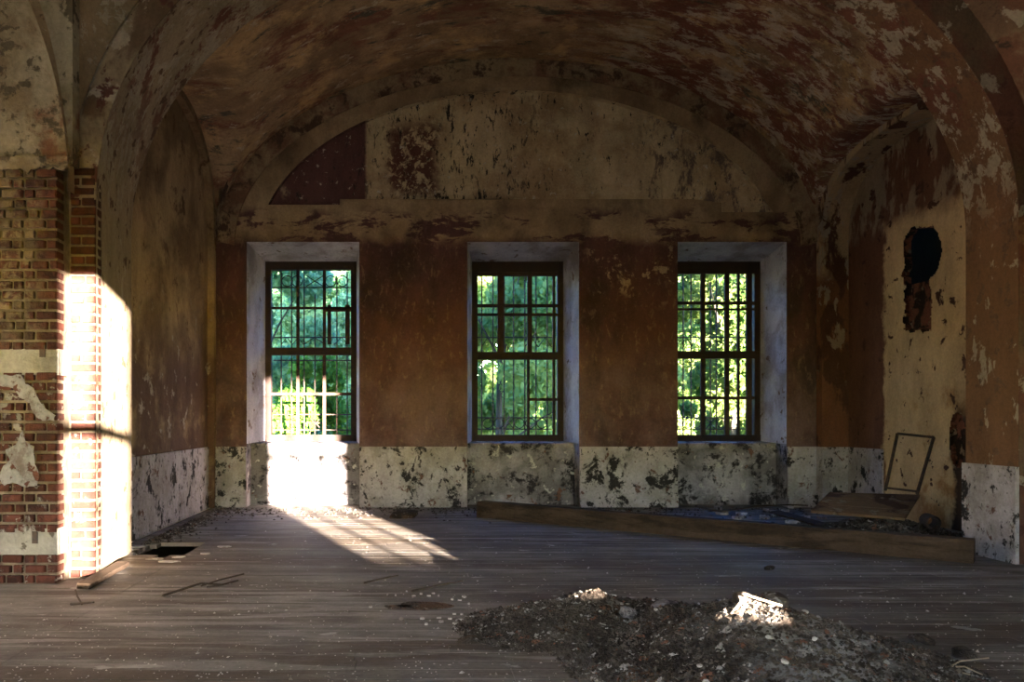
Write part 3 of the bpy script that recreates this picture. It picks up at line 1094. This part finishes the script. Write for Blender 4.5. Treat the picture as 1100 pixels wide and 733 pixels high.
stA = dict(head=3, transom=0.50, mull=[(0.52, .03, .97, 2.6)], rail=[(0.25, .06, .94, 1.8)])
window('window_5', 55, 101, stA, 'narrow rear window throwing sun on the brick pier', ZREAR - 0.01, -38, 148, grille=False)

# ---------------------------------------------------------------- rubble, timber and debris
def heap(name, cx, cy, rx, ry, ht, rot, seed, mat, label, pebbles, peaks=None, n=110, pmin=.006, pmax=.022):
    H_ = tag(empty(name, (cx, cy, 0)), label, 'rubble heap')
    c, s = math.cos(rot), math.sin(rot)

    def hgt(u, w):
        d = math.sqrt(u * u + w * w)
        ang = math.atan2(w, u)
        edge_ = 1 + .16 * mnoise.noise(Vector((math.cos(ang) * 1.6, math.sin(ang) * 1.6, seed)))
        d /= edge_
        if d > 1.05:
            return -0.03
        base = max(0, 1 - d)
        q = ht * (base ** 1.15)
        q += ht * .22 * mnoise.noise(Vector((u * 2.6, w * 2.6, seed + 3))) * min(1, base * 3)
        q += ht * .10 * mnoise.noise(Vector((u * 8, w * 8, seed + 7))) * min(1, base * 4)
        q += .012 * mnoise.noise(Vector((u * 30, w * 30, seed + 11))) * min(1, base * 8)
        return q - 0.004

    v, f, idx = [], [], {}
    for j in range(n + 1):
        for i in range(n + 1):
            u, w = -1.2 + 2.4 * i / n, -1.2 + 2.4 * j / n
            x, y = u * rx, w * ry
            v.append((x * c - y * s, x * s + y * c, hgt(u, w)))
    for j in range(n):
        for i in range(n):
            q = (j * (n + 1) + i, j * (n + 1) + i + 1, (j + 1) * (n + 1) + i + 1, (j + 1) * (n + 1) + i)
            if max(v[k][2] for k in q) > -0.02:
                f.append(q)
    MB().add(v, f).build('heap_body', mat, H_, smooth=False)
    r = random.Random(seed * 7 + 1)
    pv, pf = [], []
    ico = [(0, 0, 1), (.9, 0, 0), (0, .9, 0), (-.9, 0, 0), (0, -.9, 0), (0, 0, -1)]
    icf = [(0, 1, 2), (0, 2, 3), (0, 3, 4), (0, 4, 1), (5, 2, 1), (5, 3, 2), (5, 4, 3), (5, 1, 4)]
    for k in range(pebbles):
        a = r.uniform(0, 2 * math.pi)
        d = math.sqrt(r.random()) * 1.06
        u, w = d * math.cos(a), d * math.sin(a)
        x, y = u * rx, w * ry
        sz = r.uniform(pmin, pmax) * (1 if r.random() < .95 else 1.8)
        m3 = Matrix.Rotation(r.uniform(0, 6.28), 3, 'Z') @ Matrix.Rotation(r.uniform(-.6, .6), 3, 'X')
        o = len(pv)
        p = Vector((x * c - y * s, x * s + y * c, max(0, hgt(u, w)) + sz * .15))
        sx, sy, sz_ = r.uniform(.7, 1.4), r.uniform(.7, 1.2), r.uniform(.5, .9)
        for q in ico:
            pv.append(p + m3 @ Vector((q[0] * sz * sx, q[1] * sz * sy, q[2] * sz * sz_)))
        pf += [tuple(o + i for i in t) for t in icf]
    pb = MB().add(pv, pf).build('pebbles', M['pebble'], H_)
    pb['kind'] = 'stuff'

    def surf(dx, dy):
        x, y = dx * c + dy * s, -dx * s + dy * c
        return max(0.0, hgt(x / rx, y / ry))
    return H_, surf


h1_c = ((812 - 445) * .365 * U, .362 * YB)
heap1, surf1 = heap('rubble_heap', h1_c[0], h1_c[1], 1.0, 1.1, 0.355, 0.1, 5, M['soil'],
                    'larger grey-brown rubble heap in front with a sunlit peak', 16000, pmin=.004, pmax=.016)
h2_c = ((645 - 445) * .425 * U, .425 * YB)
heap2, surf2 = heap('rubble_heap', h2_c[0], h2_c[1], 0.86, 0.60, 0.222, 0.05, 9, M['soil'],
                    'lower dark soil heap behind and left of the sunlit one', 8000, pmin=.004, pmax=.016)
h3_c = (389 * U, .768 * YB)
heap3, surf3 = heap('rubble_heap', h3_c[0], h3_c[1], 0.74, 0.80, 0.21, 0.0, 14, M['soil'],
                    'dark heap of debris in the right niche behind the long beam', 2500, pmax=.04)

# long beam lying across the floor
p0, p1 = F(512, 556), F(1046, 606)
d = (p1 - p0).normalized()
side = Vector((-d.y, d.x, 0))
p0_beam, d_beam, side_beam, len_beam = p0.copy(), d.copy(), side.copy(), (p1 - p0).length
n = 26
v, f = [], []
bw, bh = 0.20, 0.205
for i in range(n + 1):
    t = i / n
    c = p0.lerp(p1, t) + side * (bw / 2 + .012 * mnoise.noise(Vector((t * 6, 1, 0))))
    e = .006
    prof = [(-.5, 0), (-.5, .85), (-.42, 1), (.42, 1), (.5, .85), (.5, 0)]
    for a, b in prof:
        j = .010 * mnoise.noise(Vector((t * 18, a * 3, b * 3)))
        v.append(c + side * (a * bw + j) + Vector((0, 0, b * bh + (j if b > 0 else 0))))
for i in range(n):
    for k in range(6):
        f.append((i * 6 + k, i * 6 + (k + 1) % 6, (i + 1) * 6 + (k + 1) % 6, (i + 1) * 6 + k))
f += [tuple(range(6)), tuple(n * 6 + k for k in range(6))[::-1]]
tag(MB().add(v, f).build('timber_beam', M['timber']), 'long dark timber beam lying diagonally on the floor', 'beam')


OCC = []          # (x, y, radius) already taken by something lying on the floor


def near_beam(c, m):
    q = c - p0_beam
    t = q.dot(d_beam)
    w = q.dot(side_beam)
    return -m < t < len_beam + m and -m < w < 0.22 + m


def taken(c, m=.03):
    if near_beam(c, m) or in_hole(c.x, c.y):
        return True
    if c.x < -211 * U + m or c.x > 430 * U - m or c.y > 0.9945 * YB - m:
        return True
    if 0.50 * YB < c.y < 0.672 * YB and (c.x < -176 * U or c.x > 391 * U - m):
        return True
    if c.y < 0.56 * YB and c.x < -196 * U and c.y > 0.50 * YB:
        return True
    for (hx, hy), sf in ((h1_c, surf1), (h2_c, surf2), (h3_c, surf3)):
        if abs(c.x - hx) < 1.4 and abs(c.y - hy) < 1.4 and sf(c.x - hx, c.y - hy) > 0:
            return True
    return any((c.x - x) ** 2 + (c.y - y) ** 2 < (r_ + m) ** 2 for x, y, r_ in OCC)


def slab(name, corners, th, mat, label, cat, group=None, nrm=None):
    c = [Vector(p) for p in corners]
    nrm = (c[1] - c[0]).cross(c[3] - c[0]).normalized()
    if nrm.z < 0:
        nrm = -nrm
    v = c + [p - nrm * th for p in c]
    o = MB().add(v, [(0, 1, 2, 3), (7, 6, 5, 4), (0, 4, 5, 1), (1, 5, 6, 2), (2, 6, 7, 3), (3, 7, 4, 0)]).build(name, mat)
    return tag(o, label, cat, group)


# tilted panel made of boards
pa, pb_, pc, pd = P(871, 549, .765), P(972, 557, .745), P(988, 532, .80), P(891, 529, .82)
pan = tag(empty('board_panel', pa), 'broken brown board panel lying tilted on the debris', 'panel')
for k in range(3):
    t0, t1 = k / 3 + .004, (k + 1) / 3 - .004
    c = [pa.lerp(pd, t0), pb_.lerp(pc, t0), pb_.lerp(pc, t1), pa.lerp(pd, t1)]
    nrm = (c[1] - c[0]).cross(c[3] - c[0]).normalized()
    if nrm.z < 0: nrm = -nrm
    c = [q - pa + nrm * R.uniform(0, .006) for q in c]
    vv = c + [q - nrm * .03 for q in c]
    MB().add(vv, [(0, 1, 2, 3), (7, 6, 5, 4), (0, 4, 5, 1), (1, 5, 6, 2), (2, 6, 7, 3), (3, 7, 4, 0)]).build('board', M['board'], pan)
slab('loose_board', [F(836, 552) + Vector((0, 0, .05)), F(893, 568) + Vector((0, 0, .05)), F(883, 570) + Vector((0, 0, .05)), F(826, 554) + Vector((0, 0, .05))],
     .02, M['timber'], 'narrow loose board lying behind the long beam', 'board')

# leaning metal frame
zf = 0.80
q = [P(951, 527, zf - .01), P(964, 466, zf + .012), P(1003, 470, zf - .0), P(985, 531, zf - .022)]
fr = tag(empty('metal_frame', q[0]), 'narrow dark metal frame leaning in the right niche', 'frame')
o = q[0]
MB().bar(q[0] - o, q[1] - o, .026, .026).build('upright', M['iron'], fr)
MB().bar(q[3] - o, q[2] - o, .026, .026).build('upright', M['iron'], fr)
MB().bar(q[1] - o, q[2] - o, .030, .030).build('top_bar', M['iron'], fr)
MB().bar(q[0] - o + Vector((0, 0, .03)), q[3] - o + Vector((0, 0, .03)), .024, .024).build('bottom_bar', M['iron'], fr)
# pipe end
pc_ = P(1003, 562, .742)
mb = MB()
ax = Vector((.25, 1, .05)).normalized()
a = ax.orthogonal().normalized(); b = ax.cross(a)
NN = 18
v = []
for y_, r_ in ((0, .075), (.2, .075), (.2, .055), (0, .055)):
    for k in range(NN):
        t = 2 * math.pi * k / NN
        v.append(pc_ + ax * y_ + (a * math.cos(t) + b * math.sin(t)) * r_)
f = [(i * NN + k, i * NN + (k + 1) % NN, ((i + 1) % 4) * NN + (k + 1) % NN, ((i + 1) % 4) * NN + k) for i in range(4) for k in range(NN)]
tag(mb.add(v, f).build('pipe', M['iron'], smooth=False), 'short grey pipe stub beside the tilted board panel', 'pipe')

# board against the foot of the brick pier
a_, b_ = F(97, 634), F(139, 609)
slab('loose_board', [a_ + Vector((0, 0, .045)), b_ + Vector((0, 0, .045)), b_ + Vector((-.10, 0, .05)), a_ + Vector((-.10, 0, .05))], .04,
     M['timber'], 'short board lying along the foot of the brick pier', 'board')


def twig(name, pts, r, label, mat='twig', branch=(), up=0.0):
    root = tag(empty(name, F(*pts[0])), label, 'twig')
    o_ = F(*pts[0])
    path = [F(*p) - o_ + Vector((0, 0, up + .012 + .012 * ((i * 7) % 3))) for i, p in enumerate(pts)]
    MB().tube(path, [r * (1 - .6 * i / len(path)) for i in range(len(path))], 5).build('stem', M[mat], root)
    for br in branch:
        path = [F(*p) - o_ + Vector((0, 0, .015 + .012 * i)) for i, p in enumerate(br)]
        MB().tube(path, r * .6, 5).build('side_shoot', M[mat], root)


twig('dry_branch', [(175, 642), (196, 637), (216, 632), (238, 630), (256, 627)], .011, 'forked dry branch on the floor near the hole',
     branch=[[(216, 632), (236, 627), (262, 622)], [(222, 633), (240, 632)]])
twig('dry_branch', [(76, 651), (88, 652), (101, 653)], .010, 'small dry twig on the floor before the brick pier', branch=[[(88, 652), (83, 645), (81, 640)]])
twig('dry_branch', [(442, 637), (468, 633), (497, 629)], .010, 'straight dry twig pointing towards the dark heap')
twig('dry_branch', [(391, 628), (410, 625), (428, 623)], .009, 'thin dark twig on the floor below the sun streaks')
twig('dry_branch', [(747, 549), (775, 556), (812, 551), (850, 547), (868, 549)], .014, 'crooked branch on rubble below the window nearest the niche', up=.05)

twig('straw_stalk', [(1003, 729), (1016, 722), (1036, 724), (1056, 728)], .006, 'pale straw stalk at the right foot of the larger heap', mat='twig_pale',
     branch=[[(1016, 722), (1032, 716), (1062, 715)], [(1022, 723), (1042, 731)]])
# bent straw on the sunlit peak
sx, sy = h1_c
def on1(dx, dy, up=.0):
    return Vector((sx + dx, sy + dy, surf1(dx, dy) + up))
ts = tag(empty('bent_straw', on1(-.10, -.12)), 'bent pale straw stalk on the sunlit heap peak', 'straw')
o_ = on1(-.10, -.12)
MB().tube([on1(-.20, -.14, .0) - o_, on1(-.12, -.13, .07) - o_, on1(.03, -.20, .03) - o_], .006, 5).build('stalk', M['twig_pale'], ts)


def stone(name, loc, r, seed, mat, label, cat, group=None, flat=.6):
    rr = random.Random(seed)
    bm = bmesh.new()
    bmesh.ops.create_icosphere(bm, subdivisions=2, radius=1)
    for q in bm.verts:
        k = 1 + .28 * mnoise.noise(q.co * 1.3 + Vector((seed, 0, 0))) + .1 * mnoise.noise(q.co * 3 + Vector((0, seed, 0)))
        q.co = Vector((q.co.x * 1.15 * k, q.co.y * .9 * k, q.co.z * flat * k)) * r
    me = bpy.data.meshes.new(name)
    bm.to_mesh(me); bm.free()
    me.materials.append(mat)
    o = link(name, me)
    o.location = loc
    o.rotation_euler = (rr.uniform(-.3, .3), rr.uniform(-.3, .3), rr.uniform(0, 6))
    return tag(o, label, cat, group)


for k in range(18):
    a, d_ = R.uniform(0, 6.28), math.sqrt(R.random()) * .8
    p = on1(math.cos(a) * d_, math.sin(a) * d_ - .15, .014)
    stone('stone_chip', p, R.uniform(.008, .020), k + 20, M['chip'], 'pale stone chip on the larger sunlit heap', 'stone', 'stone chips on the larger heap')
for k in range(14):
    a, d_ = R.uniform(0, 6.28), math.sqrt(R.random())
    dx, dy = math.cos(a) * d_ * .7, math.sin(a) * d_ * .42
    p = Vector((h2_c[0] + dx, h2_c[1] + dy, surf2(dx, dy) + .006))
    stone('stone_chip', p, R.uniform(.008, .018), k + 80, M['chip'], 'pale stone chip on the lower dark heap', 'stone', 'stone chips on the lower heap')
for k, (dx, dy, r_) in enumerate(((.12, -.20, .06), (.36, -.12, .075))):
    p = Vector((h2_c[0] + dx, h2_c[1] + dy, surf2(dx, dy) + r_ * .62))
    stone('rubble_lump', p, r_, k + 200, M['breast'], ['grey mortar lump near the crest of the dark heap', 'grey mortar lump low on the right flank of the dark heap'][k], 'lump')
stone('rubble_lump', on1(.08, .0, .025), .075, 210, M['pebble'], 'sunlit clod on top of the larger heap', 'lump')
stone('rubble_lump', on1(-.10, -.03, .02), .05, 214, M['pebble'], 'smaller sunlit clod left of the heap top', 'lump')
# dark lumps and flat crusts on the floor
for k, (px, py, r_, lab) in enumerate(((433, 556, .16, 'dark clod at the foot of the far wall'), (503, 690, .06, 'small dark clod left of the larger heap'),
                                       (548, 548, .17, 'dark clod against the left end of the long beam'),
                                       (826, 612, .05, 'small dark clod in front of the long beam'),
                                       (990, 690, .07, 'dark clod on the floor beyond the right foot of the larger heap'),
                                       (1036, 705, .07, 'dark clod on the floor nearest the right foot of the larger heap'))):
    p = F(px, py)
    OCC.append((p.x, p.y, r_ * 1.35))
    stone('dirt_clod', p + Vector((0, 0, r_ * .2)), r_, k + 300, M['soil'], lab, 'clod', flat=.45)


def flake(px, py, w, h_, seed, mat, label, cat='flake', group=None, z=.010):
    rr = random.Random(seed)
    c = F(px, py)
    rad = max(w, h_) * 1.25
    for _ in range(40):
        if cat != 'flake' or group is None or not taken(c, rad):
            break
        c = c + Vector((rr.uniform(-.12, .12), rr.uniform(-.12, .12), 0))
    if group and taken(c, rad):
        return None
    OCC.append((c.x, c.y, rad))
    n_ = 16
    v = []
    for zz in (z, 0.001):
        for k in range(n_):
            t = 2 * math.pi * k / n_
            q = 1 + .45 * mnoise.noise(Vector((math.cos(t) * 1.5, math.sin(t) * 1.5, seed * 1.7)))
            v.append((math.cos(t) * w * q, math.sin(t) * h_ * q, zz + rr.uniform(0, .006) * (zz > .01)))
    f = [tuple(range(n_)), tuple(range(n_, 2 * n_))[::-1]] + [(k, n_ + k, n_ + (k + 1) % n_, (k + 1) % n_) for k in range(n_)]
    o = MB().add(v, f).build('paint_flake', mat)
    o.location = c
    return tag(o, label, cat, group)


flake(455, 652, .20, .10, 3, M['soil'], 'dark crust of dirt on the floor left of the heaps')
flake(428, 653, .09, .05, 4, M['soil'], 'small dark crust beside the larger crust of dirt')
for k in range(26):
    px, py = R.uniform(420, 500), R.uniform(636, 672)
    flake(px, py, R.uniform(.005, .018), R.uniform(.006, .022), 50 + k, M['chip'], 'white plaster flake around the dirt crust', 'flake', 'plaster flakes around the dirt crust')
for k in range(24):
    px, py = R.uniform(752, 872), R.uniform(543, 566)
    flake(px, py, R.uniform(.02, .09), R.uniform(.03, .10), 90 + k, M['dado'], 'white plaster slab fragment between far wall and beam', 'flake', 'plaster fragments between wall and beam', z=.03)
for k in range(10):
    a = R.uniform(2.6, 6.6)
    c = HOLE + Vector((math.cos(a) * .46, math.sin(a) * .52, 0))
    zz = c.y / YB
    flake(445 + c.x / U / zz, 450 + 95 / zz, R.uniform(.03, .09), R.uniform(.02, .05), 130 + k, M['chip'], 'white plaster flake beside the hole in the floor', 'flake', 'plaster flakes beside the floor hole')

# countless tiny chips
pv, pf = [], []
for k in range(2600):
    px = R.uniform(-20, 1120)
    py = 548 + (735 - 548) * R.random() ** .8
    c = F(px, py)
    if c.x < -213 * U or c.x > 440 * U:
        continue
    if c.y < 0.61 * YB and c.x < -196 * U and c.y > 0.52 * YB:
        continue
    if taken(c):
        continue
    s_ = R.uniform(.002, .008) * (1 if R.random() < .93 else 2.2)
    m3 = Matrix.Rotation(R.uniform(0, 6.28), 3, 'Z')
    o = len(pv)
    for q in ((1, 0, .1), (.1, .8, .1), (-1, .1, .1), (0, -.7, .1), (0, 0, .8)):
        pv.append(c + Vector((0, 0, .003)) + m3 @ Vector(q) * s_ * R.uniform(.7, 1.2))
    pf += [tuple(o + i for i in t) for t in ((0, 1, 4), (1, 2, 4), (2, 3, 4), (3, 0, 4))]
tag(MB().add(pv, pf).build('plaster_crumbs', M['chip']), 'tiny white plaster crumbs scattered over the floor boards', 'crumbs', kind='stuff')

# dusty strip of dirt along the foot of the far wall
pv, pf = [], []
for k in range(1700):
    px = R.uniform(140, 880)
    c = F(px, 546.2 + abs(R.gauss(0, 5)))
    if R.random() < .35:
        c = L(-214, R.uniform(.68, .99), -95) + Vector((0.07 + abs(R.gauss(0, .18)), 0, 0))
    if taken(c, .045):
        continue
    s_ = R.uniform(.008, .035)
    m3 = Matrix.Rotation(R.uniform(0, 6.28), 3, 'Z')
    o = len(pv)
    for q in ((1, 0, 0), (.1, .8, 0), (-1, .1, 0), (0, -.7, 0), (0, 0, .7)):
        pv.append(c + m3 @ Vector(q) * s_ * R.uniform(.7, 1.2))
    pf += [tuple(o + i for i in t) for t in ((0, 1, 4), (1, 2, 4), (2, 3, 4), (3, 0, 4))]
tag(MB().add(pv, pf).build('dirt_grit', M['pebble']), 'dark grit gathered along the foot of the walls', 'grit', kind='stuff')

# ---------------------------------------------------------------- outside: ground, trees, vine
GZ = -0.9
mb = MB()
mb.quad((-60, -60, GZ), (70, -60, GZ), (70, 90, GZ), (-60, 90, GZ))
gr = mb.build('ground', M['grass'])
tag(gr, 'grassy ground outside the windows', 'ground', kind='structure')


def foliage(name, parent, centre, clusters, leaves, size, mat, seed, elong=1.8):
    rng = np.random.default_rng(seed)
    C = np.array([c[:3] for c in clusters]); Rr = np.array([c[3] for c in clusters])
    wgt = Rr ** 2 / (Rr ** 2).sum()
    k = rng.choice(len(C), leaves, p=wgt)
    dirs = rng.normal(size=(leaves, 3)); dirs /= np.linalg.norm(dirs, axis=1)[:, None]
    rad = Rr[k] * rng.uniform(.25, 1, leaves) ** .5
    pos = C[k] + dirs * rad[:, None]
    a = rng.normal(size=(leaves, 3)); a[:, 2] -= .5; a /= np.linalg.norm(a, axis=1)[:, None]
    b = np.cross(a, rng.normal(size=(leaves, 3))); b /= np.linalg.norm(b, axis=1)[:, None]
    s = size * rng.uniform(.6, 1.3, leaves)[:, None]
    v = np.stack([pos - a * s * elong / 2, pos + b * s / 2, pos + a * s * elong / 2, pos - b * s / 2], 1).reshape(-1, 3)
    me = bpy.data.meshes.new(name)
    me.vertices.add(leaves * 4); me.vertices.foreach_set('co', v.ravel())
    me.loops.add(leaves * 4); me.loops.foreach_set('vertex_index', np.arange(leaves * 4))
    me.polygons.add(leaves); me.polygons.foreach_set('loop_start', np.arange(leaves) * 4)
    me.polygons.foreach_set('loop_total', np.full(leaves, 4))
    me.materials.append(mat)
    me.update(calc_edges=True)
    o = link(name, me, parent)
    o['kind'] = 'stuff'
    return o


def tree(name, x, y, h_, spread, leaves, size, mat, seed, label, ncl=26, low=.15, trunk=.09, cat='tree'):
    T = tag(empty(name, (x, y, GZ)), label, cat, 'trees outside the windows')
    r = random.Random(seed)
    top = Vector((r.uniform(-.3, .3), r.uniform(-.3, .3), h_ * .8))
    path = [Vector((0, 0, -.05)), top * .35 + Vector((r.uniform(-.15, .15), 0, 0)), top * .7 + Vector((r.uniform(-.2, .2), 0, 0)), top]
    MB().tube(path, [trunk, trunk * .8, trunk * .55, trunk * .2], 8).build('trunk', M['bark'], T, smooth=True)
    cl = []
    for k in range(ncl):
        t = low + (1 - low) * r.random()
        a = r.uniform(0, 6.28)
        d_ = spread * math.sqrt(r.random()) * (1.1 - .5 * abs(t - .5))
        c = Vector((math.cos(a) * d_, math.sin(a) * d_ * .8, t * h_))
        cl.append((c.x, c.y, c.z, r.uniform(.45, .85) * spread * .45))
        if k < 9:
            s0 = Vector((0, 0, t * h_ * .6))
            MB().tube([s0, s0.lerp(c, .5) + Vector((0, 0, .12)), c], [trunk * .35, trunk * .22, trunk * .08], 5).build('branch', M['bark'], T)
    foliage('foliage', T, None, cl, leaves, size, mat, seed)
    return T


tree('broadleaf_tree', -3.4, 16.9, 6.5, 1.75, 30000, 0.095, M['leaf_teal'], 1, 'cool green tree seen through the window with the vine', ncl=40)
tree('broadleaf_tree', 1.9, 16.9, 6.4, 1.75, 30000, 0.09, M['leaf_green'], 3, 'mid green tree seen through the middle window', ncl=40)
tree('broadleaf_tree', 6.7, 16.9, 5.6, 1.7, 24000, 0.09, M['leaf_yellow'], 5, 'low yellow-green tree seen through the window nearest the niche', ncl=30)
tree('broadleaf_tree', -0.8, 22.6, 7.9, 1.8, 32000, 0.1, M['leaf_teal'], 2, 'tall cool green tree right of the vine behind its window', ncl=44)
tree('broadleaf_tree', -6.2, 22.6, 7.9, 1.8, 26000, 0.1, M['leaf_teal'], 11, 'cool green tree left of the others in the second row', ncl=40)
tree('broadleaf_tree', 4.7, 22.6, 7.9, 1.8, 26000, 0.1, M['leaf_green'], 4, 'tall green tree behind the mid green one', ncl=40)
tree('broadleaf_tree', 10.2, 22.6, 8.0, 1.9, 14000, 0.1, M['leaf_yellow'], 6, 'sparse tall tree seen through the window nearest the niche', ncl=30)
tree('broadleaf_tree', -3.6, 30.0, 10.0, 2.6, 34000, 0.14, M['leaf_teal'], 8, 'far cool green tree behind the left trees', ncl=50)
tree('broadleaf_tree', 4.0, 30.0, 10.0, 2.6, 34000, 0.14, M['leaf_green'], 9, 'far broad green tree behind the middle window trees', ncl=50)
tree('broadleaf_tree', 13.5, 30.0, 9.0, 2.8, 20000, 0.14, M['leaf_yellow'], 10, 'far yellow-green tree behind the sparse tall tree', ncl=34)
tree('broadleaf_tree', -4.6, 38.5, 12.5, 3.3, 42000, .2, M['leaf_teal'], 31, 'farthest cool green tree filling the gaps behind the vine window', ncl=80, low=.06)
tree('broadleaf_tree', 5.0, 38.5, 12.5, 3.3, 42000, .2, M['leaf_green'], 32, 'farthest green tree filling the gaps behind the middle window', ncl=80, low=.06)
tree('broadleaf_tree', 14.4, 38.5, 12.5, 3.3, 42000, .2, M['leaf_green'], 33, 'farthest green tree filling the gaps behind the window nearest the niche', ncl=80, low=.06)
tree('shrub', 4.6, 14.5, 2.4, .6, 6000, .07, M['leaf_yellow'], 7, 'low yellow-green shrub close outside between the windows', ncl=18, trunk=.04, cat='shrub')
tree('vine_shrub', -1.72, 13.85, 3.1, .80, 9000, .075, M['leaf_dark'], 12, 'leafy vine close outside the window with sunlit bars', ncl=36, trunk=.03, cat='vine')
